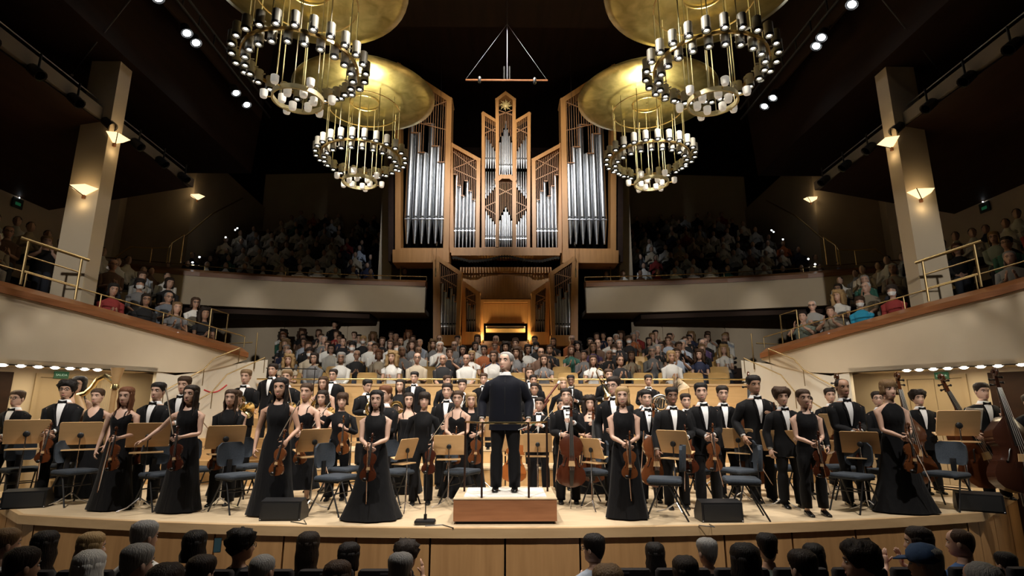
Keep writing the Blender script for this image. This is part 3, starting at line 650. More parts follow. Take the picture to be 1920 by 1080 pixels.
# ================================================================== SCONCES
def sconce(q, rz, label, pw=1.5):
    t = thing('wall_sconce', label, 'sconce', q, rz, 'wedge sconces on columns and fins')
    m = MB(); top = [(-.27, 0, .06), (.27, 0, .06), (.16, -.24, .07), (-.20, -.20, .07)]
    m.add([Vector(p) for p in top]+[Vector((0, 0, -.10)), Vector((0, -.04, -.10))], [(1, 4, 5, 2), (2, 5, 3), (3, 5, 4, 0), (0, 4, 1)]); m.build('shade', 'sconceglass', t, False)
    m = MB(); m.tube([(-.20, -.205, .07), (.0, -.045, -.10)], .010, 6); m.build('seam', 'darkwood', t)
    m = MB(); m.box((0, -.02, -.13), (.05, .05, .08)); m.build('bracket', 'railwood', t, False)
    d = bpy.data.lights.new('sconce_light', 'POINT'); d.energy = pw; d.color = WARM; d.shadow_soft_size = .08
    o = bpy.data.objects.new('sconce_light', d); COL.objects.link(o); o.location = Vector(q)+Matrix.Rotation(rz, 3, 'Z') @ Vector((0, -.32, .2))
    d = bpy.data.lights.new('sconce_light', 'POINT'); d.energy = 1.0; d.color = WARM; d.shadow_soft_size = .04
    o = bpy.data.objects.new('sconce_light', d); COL.objects.link(o); o.location = Vector(q)+Matrix.Rotation(rz, 3, 'Z') @ Vector((0, -.12, -.3))
for sx in (-1, 1):
    S = SIDE[sx]
    sconce(mir((-8.59, 11.17, 7.17), sx), R(90)*(-sx), f'glowing wedge sconce high on the stage side of the {S} column')
    q = P(160, 359, 10.99); sconce(mir(q, sx), 0, f'glowing wedge sconce on the broad face of the {S} column')
    q = P(371, 371, 19.98); sconce(mir(q, sx), 0, f'glowing wedge sconce at the {S} end of the rear balcony', 4)
# ================================================================== STAGE LAMPS, GANTRIES, RIG
for sx, pts in ((-1, ((351, 63), (368, 81), (443, 175), (463, 197), (297, -3))), (1, ((1540, 71), (1530, 87), (1449, 184), (1433, 200), (1597, 9)))):
    S = SIDE[sx]
    for i, (px, py) in enumerate(pts):
        q = G(px, py, 9.9)
        t = thing('stage_lamp', f'lit round stage lamp on the {S} ceiling gantry, {ORD([3, 2, 1, 0, 4][i])} from the organ', 'stage lamp', q, group='ceiling gantry lamps')
        M = Vector((-q.x*.6, -2.0 if q.y > 6 else 1, -8)).normalized().to_track_quat('-Z', 'Y').to_matrix()
        m = MB(); m.lathe([(.08, .28), (.11, .25), (.125, .0), (.11, .02)], 14, M=M, cap1=False); m.build('housing', 'blackmetal', t)
        m = MB(); m.lathe([(.001, .015), (.085, .015)], 14, M=M, cap0=False, cap1=False); m.build('lens', 'stagelamp', t)
        m = MB(); m.tube([M @ Vector((.14, 0, .1)), M @ Vector((.14, 0, .34)), M @ Vector((-.14, 0, .34)), M @ Vector((-.14, 0, .1))], .012, 6); m.build('yoke', 'blackmetal', t)
    a, c = G(pts[4][0], pts[4][1], 9.9), G(pts[3][0], pts[3][1], 9.9)
    a.z = c.z = 10.35; d = (c-a).normalized(); a -= d*2; c += d*1.5
    t = thing('lighting_gantry', f'black ceiling gantry carrying the {S} stage lamps', 'gantry')
    for dz in (0, .35): m = MB(); m.tube([a+Vector((0, 0, dz)), c+Vector((0, 0, dz))], .03); m.build('bar', 'blackmetal', t)
    L = (c-a).length
    for k in range(int(L/.7)+1): m = MB(); p = a+d*(k*.7); m.tube([p, p+Vector((0, 0, .35))], .02); m.build('strut', 'blackmetal', t)
    m = MB(); sd = Vector((-d.y, d.x, 0)); 
    if sd.x*sx < 0: sd = -sd
    m.prism([a+sd*.25+Vector((0, 0, -.1)), c+sd*.25+Vector((0, 0, -.1)), c+sd*.25+Vector((0, 0, .5)), a+sd*.25+Vector((0, 0, .5))], sd*.05); m.build('back_board', 'ceilingwood', t, False)
    # unlit lamp heads hung below the upper gallery band
    for i in range(7):
        y = 8.2+i*.95; q = Vector((-8.64*(-sx), y, 7.45)); t = thing('stage_lamp', f'unlit black spotlight on the upper {S} gallery edge, {ORD(i)} from the front', 'stage lamp', q, group='unlit gallery spotlights')
        m = MB(); m.lathe([(.07, .2), (.10, .16), (.11, -.1), (.09, -.08)], 12, M=Matrix.Rotation(R(50*(sx)), 3, 'Y'), cap1=False); m.build('housing', 'blackmetal', t)
        m = MB(); m.tube([(0, 0, .12), (0, 0, .4)], .02); m.build('clamp', 'blackmetal', t)
t = thing('microphone_rig', 'bar hung on a cable triangle above the stage in front of the organ', 'rig')
a, c, top = P(873, 149, 10), P(1027, 152, 10), P(951, 45, 10)
m = MB(); m.box((a+c)/2, ((c-a).length, .03, .03)); m.build('bar', 'railwood', t, False)
m = MB(); m.tube([a, top], .0035, 5); m.tube([c, top], .0035, 5); m.build('guy_line', 'steel', t)
m = MB(); m.tube([(top.x, 10, 13.2), (top.x, 10, a.z)], .006, 6); m.build('cable', 'steel', t)
for dx in (-.06, .05): m = MB(); m.tube([(top.x+dx, 10, a.z+.02), (top.x+dx, 10, a.z+.3)], .02, 8); m.build('microphone', 'silver', t)
for u in (.17, .84): m = MB(); q = a.lerp(c, u); m.lathe([(.02, -.08), (.035, -.05), (.035, .05), (.02, .07)], 8, o=q); m.build('clamp', 'blackmetal', t)
for sx in (-1, 1):
    t = thing('hanging_microphone', f'slim microphone hanging beside the {SIDE[sx]} of the organ', 'microphone'); q = mir(P(817, 505, 17), sx)
    m = MB(); m.tube([q, (q.x, q.y, 13.5)], .006, 5); m.build('cable', 'blackmetal', t)
    m = MB(); m.lathe([(.02, -.25), (.025, .0), (.01, .05)], 8, o=q); m.build('capsule', 'silver', t)
    m = MB(); m.lathe([(.02, -.12), (.022, .0), (.01, .03)], 8, o=q+Vector((0, 0, .9))); m.build('capsule', 'steel', t)
# ================================================================== FIGURES: one posed template mesh, clothes grown from the same rings
N = 24
TZ = [.82, .89, .95, 1.02, 1.08, 1.15, 1.21, 1.27, 1.32, 1.37, 1.415, 1.44, 1.465, 1.49, 1.512]
PROF = {'m': dict(a=[.172, .180, .176, .170, .168, .175, .184, .192, .194, .187, .164, .112, .075, .060, .056],
                  f=[.10, .105, .102, .100, .102, .110, .120, .124, .120, .106, .085, .070, .062, .057, .053],
                  b=[.12, .125, .115, .10, .095, .10, .108, .112, .112, .105, .09, .075, .066, .062, .060]),
        'f': dict(a=[.165, .176, .166, .142, .126, .130, .138, .146, .149, .146, .130, .092, .060, .050, .047],
                  f=[.10, .10, .096, .090, .090, .104, .130, .130, .112, .094, .075, .060, .052, .048, .045],
                  b=[.125, .13, .112, .092, .086, .088, .095, .10, .10, .095, .08, .065, .056, .052, .05])}
def prof(z, sex, fat=0.):
    p = PROF[sex]
    a, f, b = (float(np.interp(z, TZ, p[k])) for k in 'afb')
    if z < .82: a += (.82-z)*.10
    if fat:
        g = math.exp(-((z-1.05)/.2)**2)*fat; a += g*.75; f += g; b += g*.3
    return a, f, b
def ringpt(a, f, b, ang, n=2.3):
    s_, c_ = math.sin(ang), math.cos(ang)
    x = a*math.copysign(abs(s_)**(2/n), s_); d = math.copysign(abs(c_)**(2/n), c_)
    return x, -(f*d if d > 0 else b*d)
HEADZ = [1.522, 1.530, 1.545, 1.565, 1.585, 1.600, 1.618, 1.640, 1.660, 1.690, 1.715, 1.735, 1.747]
HA = [.046, .034, .049, .058, .064, .068, .071, .073, .0745, .0745, .069, .055, .030]
HF = [.078, .094, .098, .097, .096, .096, .095, .093, .097, .094, .082, .060, .032]
HB = [.062, .062, .066, .075, .083, .090, .096, .100, .103, .104, .096, .076, .043]
def hprof(z):
    return tuple(float(np.interp(z, HEADZ, q)) for q in (HA, HF, HB))
SHO = Vector((.186, 0, 1.365)); AD = Vector((math.sin(R(35)), 0, -math.cos(R(35)))); AU = Vector((math.cos(R(35)), 0, math.sin(R(35))))
ARMT = [.03, .09, .17, .245, .285, .325, .40, .48, .535]
ARMR = {'m': [.064, .058, .053, .048, .046, .046, .042, .034, .029], 'f': [.049, .042, .038, .035, .033, .034, .031, .025, .022]}
LEG = [(.78, .088, .0, .090, .105), (.69, .091, -.005, .082, .088), (.58, .094, -.010, .068, .070), (.50, .095, -.012, .056, .060), (.44, .095, -.004, .053, .057),
       (.34, .095, .012, .054, .058), (.20, .095, .014, .040, .044), (.10, .095, .010, .033, .039), (.05, .095, .006, .034, .044)]
# bones: 0 pelvis 1 chest 2 head | 3 upper arm 4 forearm 5 hand (left) 6 7 8 (right) | 9 thigh 10 shin 11 foot (left) 12 13 14 (right)
class FM:
    def __init__(s): s.v = []; s.w = []; s.f = []; s.m = []
    def vert(s, p, b1, b2=0, w2=0.): s.v.append(tuple(p)); s.w.append((b1, b2, w2)); return len(s.v)-1
    def face(s, *q, mi=0):
        if len(set(q)) >= 3: s.f.append(tuple(q)); s.m.append(mi)
    def addmb(s, mb, bone, mi=None):
        b = len(s.v); s.v.extend(mb.v); s.w.extend([(bone, bone, 0.)]*len(mb.v)); s.f.extend([tuple(b+i for i in q) for q in mb.f]); s.m.extend(mb.m if mi is None else [mi]*len(mb.f)); return s
    def arrays(s): return np.array(s.v, dtype=float), np.array([q[0] for q in s.w]), np.array([q[1] for q in s.w]), np.array([q[2] for q in s.w], dtype=float)
def tw(z):
    if z < .97: return (0, 0, 0.)
    if z < 1.14: return (0, 1, (z-.97)/.17)
    if z < 1.45: return (1, 1, 0.)
    if z < 1.53: return (1, 2, (z-1.45)/.08)
    return (2, 2, 0.)
def sides(k): return min(k, N-k)
def figure(sex, off=0., zs=TZ, ztop=None, arm=0., armoff=None, leg=None, legoff=0., head=False, fat=0., hand=False, grip=.6, skirt=None):
    """rings -> one continuous surface.  off: distance from the skin; arm: how far down the arm it goes; leg: lowest z on the legs;
    ztop(k): upper edge per column; skirt: (hem z, half width, folds)"""
    fm = FM(); rows = []
    offf = off if callable(off) else (lambda z: off)
    zz = list(zs)
    if skirt:
        hz, hwid, folds = skirt
        zsk = [hz, hz+(.85-hz)*.12, hz+(.85-hz)*.3, hz+(.85-hz)*.5, hz+(.85-hz)*.7, hz+(.85-hz)*.88]; zz = zsk+[z for z in zz if z > .85]
    for z in zz:
        row = []
        for k in range(N):
            zk = min(z, ztop(k)) if ztop else z
            a, f, b = prof(max(zk, .70), sex, fat)
            o = offf(zk)
            ang = 2*math.pi*k/N
            if skirt and zk < .85:
                t = (.85-zk)/(.85-hz); e = hwid*(.35*t+.65*t**2.2); a, f, b = prof(.86, sex, fat)
                a += e+.016*min(1, t*6); f += e*.7+.02*min(1, t*6); b += e*.75+.012*min(1, t*6)
                fo = 1+folds*t*math.sin(k*math.pi*2/3+.7)+folds*.7*t*math.sin(k*math.pi/2+1.9)+folds*.5*t*math.sin(k*1.1)
                a *= fo; f *= fo; b *= fo
            x, y = ringpt(a+o, f+o, b+o, ang)
            row.append(fm.vert((x, y, zk), *tw(zk)))
        rows.append(row)
    ia = [i for i, z in enumerate(zz) if 1.26 < z < 1.42]
    armhole = len(ia) == 4
    for i in range(len(zz)-1):
        for k in range(N):
            if armhole and ia[0] <= i < ia[3] and k in (5, 6, N-7, N-6): continue
            k2 = (k+1) % N
            fm.face(rows[i][k], rows[i][k2], rows[i+1][k2], rows[i+1][k])
    # ---- arms
    if arm and armhole:
        for s in (1, -1):
            col = (lambda k: k) if s > 0 else (lambda k: (N-k) % N)
            r0, r1, r2, r3 = (rows[i] for i in ia)
            loop = [r0[col(5)], r0[col(6)], r0[col(7)], r1[col(7)], r2[col(7)], r3[col(7)], r3[col(6)], r3[col(5)], r2[col(5)], r1[col(5)]]
            UA, FA, HN = (3, 4, 5) if s > 0 else (6, 7, 8)
            ao = armoff if armoff is not None else (off if not callable(off) else off(1.3))
            prev = loop
            ts = [t for t in ARMT if t < arm-1e-6]+([arm] if arm < .536 else [])
            for t in ts:
                r_ = float(np.interp(t, ARMT, ARMR[sex]))+ao
                c = SHO+AD*t
                if t < .06: wt = (1, UA, .6)
                elif t < .2: wt = (UA, UA, 0.)
                elif t < .38: wt = (UA, FA, float(np.interp(t, [.22, .35], [0, 1])))
                elif t < .5: wt = (FA, FA, 0.)
                else: wt = (FA, HN, float(np.interp(t, [.5, .56], [0, .6])))
                if ao > .002 and t > .45: wt = (FA, FA, 0.)
                ring = []
                for i in range(10):
                    ph = (i-1)*math.pi/5
                    p = c-AU*(r_*math.cos(ph))+Vector((0, r_*math.sin(ph), 0))
                    ring.append(fm.vert((p.x*s, p.y, p.z), *wt))
                for i in range(10):
                    i2 = (i+1) % 10
                    q = (prev[i], prev[i2], ring[i2], ring[i]) if s > 0 else (prev[i2], prev[i], ring[i], ring[i2])
                    fm.face(*q)
                prev = ring
            if hand:
                sc = 1. if sex == 'm' else .9
                for (t, ra, rb) in ((.560, .022, .030), (.590, .019, .041), (.620, .017, .043), (.640, .012, .040)):
                    c = SHO+AD*(.535+(t-.535)*sc); ring = []
                    for i in range(10):
                        ph = (i-1)*math.pi/5; p = c-AU*(ra*sc*math.cos(ph))+Vector((0, rb*sc*math.sin(ph), 0)); ring.append(fm.vert((p.x*s, p.y, p.z), HN, HN, 0.))
                    for i in range(10):
                        i2 = (i+1) % 10; q = (prev[i], prev[i2], ring[i2], ring[i]) if s > 0 else (prev[i2], prev[i], ring[i], ring[i2]); fm.face(*q)
                    prev = ring
                fm.face(*(prev if s > 0 else prev[::-1]))
                mb = MB()
                def fing(base, d0, ln, r_, curls):
                    p = base; d = d0.copy(); pts = [p.copy()]
                    for cu, l in zip(curls, (.45, .32, .23)):
                        ca, sa = math.cos(cu), math.sin(cu)
                        d = (d*ca+(-AU)*sa*1.0); d.normalize(); p = p+d*ln*l; pts.append(p.copy())
                    mb.tube([(q.x*s, q.y, q.z) for q in pts], [r_, r_*.98, r_*.9, r_*.6], 6)
                tip = SHO+AD*(.535+.098*sc)
                for i, (yo, ln) in enumerate(((-.030, .072), (-.010, .082), (.010, .076), (.030, .058))):
                    fing(tip+Vector((0, yo*sc, 0)), AD, ln*sc, .0095*sc, (grip*.6+.06*i, grip*1.0, grip*.8))
                fing(SHO+AD*(.535+.04*sc)+Vector((0, -.030*sc, 0))-AU*.006, (AD*.75+Vector((0, -.75, 0))-AU*.25).normalized(), .075*sc, .0105*sc, (grip*.3, grip*.35, grip*.3))
                fm.addmb(mb, HN, 0)
    # ---- legs
    if leg is not None:
        cr = fm.vert((0, 0, .80), 0, 0, 0.)
        bot = rows[0]
        for s in (1, -1):
            col = (lambda k: k) if s > 0 else (lambda k: (N-k) % N)
            prev = [bot[col(k)] for k in range(13)]+[cr]
            TH, SH, FT = (9, 10, 11) if s > 0 else (12, 13, 14)
            for (z, cx, cy, rx, ry) in LEG:
                if z < leg-1e-6: continue
                if legoff:
                    fl = legoff+(.016 if z < .45 else .0)+(.012 if z < .25 else 0); rx += fl; ry += fl+(.006 if z < .25 else 0)
                if sex == 'f': rx *= .95; ry *= .95
                wt = (0, TH, .55) if z > .75 else (TH, TH, 0.) if z > .55 else (TH, SH, float(np.interp(-z, [-.56, -.42], [0, 1]))) if z > .40 else (SH, SH, 0.)
                ring = []
                for i in range(14):
                    an = R(-50+i*280/12) if i < 13 else R(270)
                    x, y = cx+rx*math.sin(an), cy-ry*math.cos(an); ring.append(fm.vert((x*s, y, z), *wt))
                for i in range(14):
                    i2 = (i+1) % 14
                    q = (ring[i], ring[i2], prev[i2], prev[i]); fm.face(*(q if s > 0 else q[::-1]))
                prev = ring
            fm.face(*(prev[::-1] if s > 0 else prev))
    # ---- head on the same rings
    if head:
        prev = rows[-1]
        for z in HEADZ:
            a, f, b = hprof(z); row = []
            for k in range(N):
                x, y = ringpt(a, f, b, 2*math.pi*k/N, 2.15); d = sides(k)
                if d == 0: y -= {1.585: .010, 1.600: .024, 1.618: .017, 1.640: .008}.get(z, 0)
                if d == 1: y -= {1.600: .006}.get(z, 0); y += {1.640: .003}.get(z, 0)
                if d in (2, 3): y += {1.640: .008, 1.618: .002, 1.585: .003}.get(z, 0)
                row.append(fm.vert((x, y, z), *tw(z)))
            for k in range(N): fm.face(prev[k], prev[(k+1) % N], row[(k+1) % N], row[k])
            prev = row
        fm.face(*prev)
        def fy(x, z):
            a, f, b = hprof(z); return -f*max(0., 1-abs(x/a)**2.15)**(1/2.15)
        mb = MB()
        for s in (-1, 1):
            mb.ball((s*.033, fy(.033, 1.640)+.006, 1.640), (.0135, .009, .0058), 8, 5, 1)
            mb.ball((s*.033, fy(.033, 1.640)-.001, 1.640), (.0066, .006, .0056), 8, 5, 2)
            q = [(s*.014, fy(.014, 1.662)-.003, 1.659), (s*.032, fy(.032, 1.668)-.003, 1.666), (s*.052, fy(.052, 1.662)-.003, 1.660)]
            mb.tube(q, [.0035, .005, .003], 5, 2)
            mb.ball((s*.0745, .008, 1.625), (.009, .019, .031), 8, 6, 0)
        mb.ball((0, fy(0, 1.565)+.003, 1.5665), (.024, .009, .0045), 10, 4, 3)
        mb.ball((0, fy(0, 1.560)+.002, 1.5585), (.020, .009, .0055), 10, 4, 3)
        fm.addmb(mb, 2)
    return fm
def hair(style, seed=0):
    """cap on the skull plus the length of the style"""
    rnd = random.Random(seed*31+hash(style) % 97 if False else seed*31+len(style)); fm = FM()
    P_ = dict(short=(.009, .022, 1.697, 1.648, 1.555), neat=(.008, .018, 1.705, 1.650, 1.560), curly=(.034, .036, 1.686, 1.622, 1.555), bald=(.006, .004, 1.752, 1.665, 1.560), long=(.013, .020, 1.704, 1.655, 1.560),
              bob=(.015, .022, 1.698, 1.645, 1.545), bangs=(.015, .022, 1.670, 1.640, 1.545), tied=(.010, .016, 1.698, 1.655, 1.570), bigcurly=(.040, .042, 1.694, 1.62, 1.53), grey=(.016, .014, 1.724, 1.650, 1.545))[style]
    ths, tht, zf, zs_, zb = P_; th = ths
    lump = .5 if 'curl' in style else .10
    M_ = 7; rows = []
    for j in range(M_+1):
        row = []
        for k in range(N):
            d = sides(k)/12.
            dd = sides(k); zl = float(np.interp(dd, [0, 2, 3.2, 4.6, 5.5, 6.5, 8, 10, 12], [zf, zf-.002, zf-.012, zs_-.004, zs_-.022, zs_-.010, zs_-.035, zb+.015, zb]))
            zt = 1.7475
            z = zl+(zt-zl)*(j/M_) if zl < zt else zt
            u = min(1, max(0, (z-1.66)/.075)); u = u*u*(3-2*u)
            a, f, b = hprof(z); t = (ths+(tht-ths)*u)*(min(1, (.10 if d < .3 else .3)+j/M_*(1.5 if d < .3 else 2.0)))*(1+lump*(rnd.random()-.5)*2)
            if j == 0: t = .002
            x, y = ringpt(a+t, f+t*.8, b+t, 2*math.pi*k/N, 2.15)
            row.append(fm.vert((x, y, z+t*.9*(j/M_)**1.5), 2))
        rows.append(row)
    for j in range(M_):
        for k in range(N): fm.face(rows[j][k], rows[j][(k+1) % N], rows[j+1][(k+1) % N], rows[j+1][k])
    tp = fm.vert((0, .005, 1.752+tht*1.0), 2)
    for k in range(N): fm.face(rows[M_][k], rows[M_][(k+1) % N], tp)
    ln = dict(long=1.22, bob=1.50, bangs=1.53, bigcurly=1.42, grey=1.52).get(style)
    if ln:
        k0 = 4 if style in ('long', 'bob', 'bangs', 'bigcurly') else 7
        cols = list(range(k0, N-k0+1)); zr = [1.69, 1.66, 1.62, 1.57, 1.52]
        z = 1.46
        while z > ln: zr.append(z); z -= .06
        if zr[-1] > ln+.02: zr.append(ln)
        zr = [z for z in zr if z >= ln-.001]
        rings = []
        for z in zr:
            a, f, b = hprof(max(z, 1.60)); t = th*1.1+(.012 if z < 1.6 else 0)
            if style == 'bigcurly': t += .02
            if z < 1.46: a += .035; b += .03
            tail = 1-.35*max(0, (1.46-z)/.3)
            o_, i_ = [], []
            for k in cols:
                wv = 1+(.04 if style != 'bigcurly' else .12)*math.sin(k*2.1+z*30+seed)
                an = 2*math.pi*k/N
                x, y = ringpt((a+t)*wv*tail, (f+t)*.92, (b+t)*wv, an, 2.15); x2, y2 = ringpt((a+.002)*tail, f*.9, max(b-.01, .02), an, 2.15)
                if z < 1.46 and y < .03: y -= (1.46-z)*.32 if z > 1.34 else .04+(1.34-z)*.1; y2 = y+.02; x *= 1.0; x2 = x*.85
                o_.append((x, y, z)); i_.append((x2, y2, z))
            rings.append(o_+i_[::-1])
        mb = MB(); mb.loft([[Vector(p) for p in r_] for r_ in rings][::-1]); 
        b0 = len(fm.v)
        for p in mb.v: fm.vert(p, 2, 1, float(np.interp(-p[2], [-1.56, -1.40], [0, .85])))
        for q in mb.f: fm.face(*[b0+i for i in q])
    if style == 'tied':
        mb = MB(); mb.ball((0, .115, 1.665), (.035, .035, .04)); fm.addmb(mb, 2)
    return fm
# ---- posing -----------------------------------------------------------------
def frame(d, e):
    d = d.normalized(); e = (e-d*e.dot(d)); e = e.normalized() if e.length > 1e-6 else d.orthogonal().normalized(); g = d.cross(e)
    return Matrix((d, e, g)).transposed()
def about(Rm, rest, new): return Matrix.Translation(new) @ Rm.to_4x4() @ Matrix.Translation(-rest)
def pose(lw=(.27, -.03, .86), rw=(-.27, -.03, .86), chest=(0, 0, 0), head=(0, 0, 0), sit=False, lh=None, rh=None, lpole=None, rpole=None, knee=.0, step=0.):
    """lw / rw: wrist targets in the standing figure's frame; lh / rh: directions the hands point"""
    M = [None]*15
    eul = lambda e: (Matrix.Rotation(R(e[1]), 3, 'Z') @ Matrix.Rotation(R(e[0]), 3, 'X') @ Matrix.Rotation(R(e[2]), 3, 'Y'))
    M[0] = Matrix.Identity(4)
    pc = Vector((0, .01, 1.08)); Rc = eul(chest); M[1] = about(Rc, pc, pc)
    ph = Vector((0, .01, 1.495)); Rh = Rc @ eul(head); M[2] = about(Rh, ph, M[1] @ ph)
    for s, tgt, hd, pol, b in ((1, lw, lh, lpole, 3), (-1, rw, rh, rpole, 6)):
        sh = Vector((SHO.x*s, SHO.y, SHO.z)); ad = Vector((AD.x*s, AD.y, AD.z)); L1, L2 = .285, .25
        sn = M[1] @ sh; T = Vector(tgt); D = T-sn; dist = min(D.length, (L1+L2)*.998); D = D.normalized()
        pole = Vector(pol) if pol else Vector((s*.55, .75, -.35))
        pp = pole-D*pole.dot(D); pp.normalize()
        ca = (L1*L1+dist*dist-L2*L2)/(2*L1*dist); ca = max(-1, min(1, ca)); sa = math.sqrt(1-ca*ca)
        el = sn+D*(L1*ca)+pp*(L1*sa); wr = sn+D*dist
        d1, d2 = (el-sn).normalized(), (wr-el).normalized()
        Fr = frame(ad, Vector((0, -1, 0)))
        R1 = frame(d1, -pp) @ Fr.transposed(); R2 = frame(d2, -pp) @ Fr.transposed()
        e0 = sh+ad*L1; w0 = sh+ad*(L1+L2)
        M[b] = about(R1, sh, sn); M[b+1] = about(R2, e0, el)
        R3 = R2
        if hd is not None:
            q = d2.rotation_difference(Vector(hd).normalized()); R3 = q.to_matrix() @ R2
        M[b+2] = about(R3, w0, wr)
    for s, b in ((1, 9), (-1, 12)):
        hp = Vector((.09*s, 0, .90)); kn = Vector((.095*s, -.012, .48)); an = Vector((.095*s, .01, .08))
        if sit:
            R1 = Matrix.Rotation(R(-4*s), 3, 'Z') @ Matrix.Rotation(R(-86), 3, 'X'); R2 = Matrix.Rotation(R(-2), 3, 'X')
        else:
            R1 = Matrix.Rotation(R(-knee+step*s), 3, 'X') @ Matrix.Rotation(R(-2.5*s), 3, 'Y'); R2 = Matrix.Rotation(R(knee*.3+step*s*.6), 3, 'X') @ Matrix.Rotation(R(-1.0*s), 3, 'Y')
        M[b] = about(R1, hp, hp); k2 = M[b] @ kn; M[b+1] = about(R2, kn, k2); a2 = M[b+1] @ an; M[b+2] = about(Matrix.Identity(3), an, a2)
    return M
def skin_verts(fm, M, scale=1., drop=0.):
    V, b1, b2, w2 = fm.arrays()
    hd = ((b1 == 2) | (b2 == 2))*np.clip((V[:, 2]-1.50)/.04, 0, 1)            # heads a little larger than the rings
    V[:, 0] *= 1+.13*hd; V[:, 1] *= 1+.12*hd; V[:, 2] += hd*np.maximum(V[:, 2]-1.522, 0)*.09
    A_ = np.array([[list(r_) for r_ in m] for m in M])
    Vh = np.c_[V, np.ones(len(V))]
    p1 = np.einsum('nij,nj->ni', A_[b1], Vh)[:, :3]; p2 = np.einsum('nij,nj->ni', A_[b2], Vh)[:, :3]
    p = p1*(1-w2)[:, None]+p2*w2[:, None]
    p[:, 2] -= drop
    return p*scale
def fmesh(name, fm, M, mats, scale=1., drop=0., angle=None):
    p = skin_verts(fm, M, scale, drop)
    me = bpy.data.meshes.new(name); me.from_pydata(p.tolist(), [], fm.f)
    for m in ([mats] if isinstance(mats, str) else mats): me.materials.append(MATS[m])
    if any(fm.m): me.polygons.foreach_set('material_index', fm.m)
    me.polygons.foreach_set('use_smooth', [True]*len(me.polygons))
    me.update(); return me
CACHE = {}
def cached(key, fn):
    if key not in CACHE: CACHE[key] = fn()
    return CACHE[key]
def Body(sex, grip=.6, fat=0.): return cached(('body', sex, grip, fat), lambda: figure(sex, 0, head=True, arm=.536, leg=.05, hand=True, grip=grip, fat=fat))
JZ = [.74, .80, .86]+[z for z in TZ if .9 < z < 1.46]
def Jacket(sex, fat=0.): return cached(('jacket', sex, fat), lambda: figure(sex, lambda z: .021 if z > 1.30 else .017 if z > 1.0 else .020+(1.0-z)*.06, zs=JZ, arm=.525, armoff=.021, fat=fat))
def Long(sex, fat=0.):
    zz = [.76, .82, .87]+[z for z in TZ if .9 < z < 1.48]
    return cached(('long', sex, fat), lambda: figure(sex, lambda z: .024 if z > 1.3 else .020 if z > 1.0 else .022+(1.0-z)*.07, zs=zz, arm=.525, armoff=.022, fat=fat))
def Shirt(sex, arm=.50, zl=.86, fat=0.):
    zz = [zl]+[z for z in TZ if zl+.03 < z < 1.48]
    return cached(('shirt', sex, arm, zl, fat), lambda: figure(sex, .009, zs=zz, arm=arm, armoff=.012, fat=fat))
def Trousers(sex, leg=.05, fat=0.): return cached(('trousers', sex, leg, fat), lambda: figure(sex, .008, zs=[z for z in TZ if z < 1.05], leg=leg, legoff=.012, fat=fat))
def neckline(kind):
    def zt(k):
        d = sides(k)
        if kind == 'round': return {0: 1.415, 1: 1.418, 2: 1.43}.get(d, 1.46)
        if kind == 'high': return 1.48
        if kind == 'v': return {0: 1.29, 1: 1.335, 2: 1.395, 3: 1.43}.get(d, 1.45)
        if kind == 'strap': return {0: 1.285, 1: 1.31, 2: 1.335, 3: 1.33}.get(d, 1.30 if d < 8 else 1.25)
        if kind == 'sweet': return {0: 1.29, 1: 1.325, 2: 1.345, 3: 1.36, 4: 1.38}.get(d, 1.36 if d < 8 else 1.30)
        if kind == 'halter': return {0: 1.45, 1: 1.455, 2: 1.46, 3: 1.44, 4: 1.38, 5: 1.33}.get(d, 1.33)
        return 1.305 if d < 7 else 1.28                            # strapless
    return zt
def Dress(kind, hem=.02, wide=.10, folds=.05):
    top = [z for z in TZ if z < 1.49]
    return cached(('dress', kind, hem, wide, folds), lambda: figure('f', .008, zs=top, ztop=neckline(kind), skirt=(hem, wide, folds)))
def Top(kind): return cached(('top', kind), lambda: figure('f', .008, zs=[z for z in TZ if .9 < z < 1.49], ztop=neckline(kind)))
def front(x, z, sex, off, fat=0.):
    a, f, b = prof(z, sex, fat); a += off; f += off
    return -f*max(.0, 1-abs(x/a)**2.3)**(1/2.3)
def ShirtFront(sex='m', fat=0.):
    def mk():
        fm = FM(); rows = []
        for j in range(8):
            z = 1.10+(1.452-1.10)*j/7; hw = .006+.048*(j/7)**.9; row = []
            for i in range(5):
                x = hw*(i/2-1); row.append(fm.vert((x, front(x, z, sex, .0245, fat), z), *tw(z)))
            rows.append(row)
        for j in range(7):
            for i in range(4): fm.face(rows[j][i], rows[j][i+1], rows[j+1][i+1], rows[j+1][i])
        mb = MB(); rr = []
        for z, o in ((1.455, .007), (1.475, .009), (1.500, .009), (1.500, .004)):
            a, f, b = prof(z, sex); rr.append([Vector((*ringpt(a+o, f+o, b+o, 2*math.pi*k/20), z)) for k in range(20)])
        mb.loft(rr, cap0=False, cap1=False); b0 = len(fm.v)
        for p in mb.v: fm.vert(p, 1, 2, .35)
        for q in mb.f: fm.face(*[b0+i for i in q])
        return fm
    return cached(('front', sex, fat), mk)
def Lapels(sex='m', fat=0., sd=1):
    def mk():
        fm = FM()
        for s in (sd,):
            pr = []
            for (x, z) in ((.008, 1.09), (.056, 1.445), (.082, 1.43), (.088, 1.36), (.070, 1.33), (.055, 1.24)):
                pr.append((x*s, z))
            fr = [fm.vert((x, front(x, z, sex, .030, fat), z), *tw(z)) for x, z in pr]; bk = [fm.vert((x, front(x, z, sex, .012, fat), z), *tw(z)) for x, z in pr]
            fm.face(*(fr if s < 0 else fr[::-1]))
            for i in range(len(pr)): i2 = (i+1) % len(pr); fm.face(fr[i], fr[i2], bk[i2], bk[i])
        return fm
    return cached(('lapel', sex, fat, sd), mk)
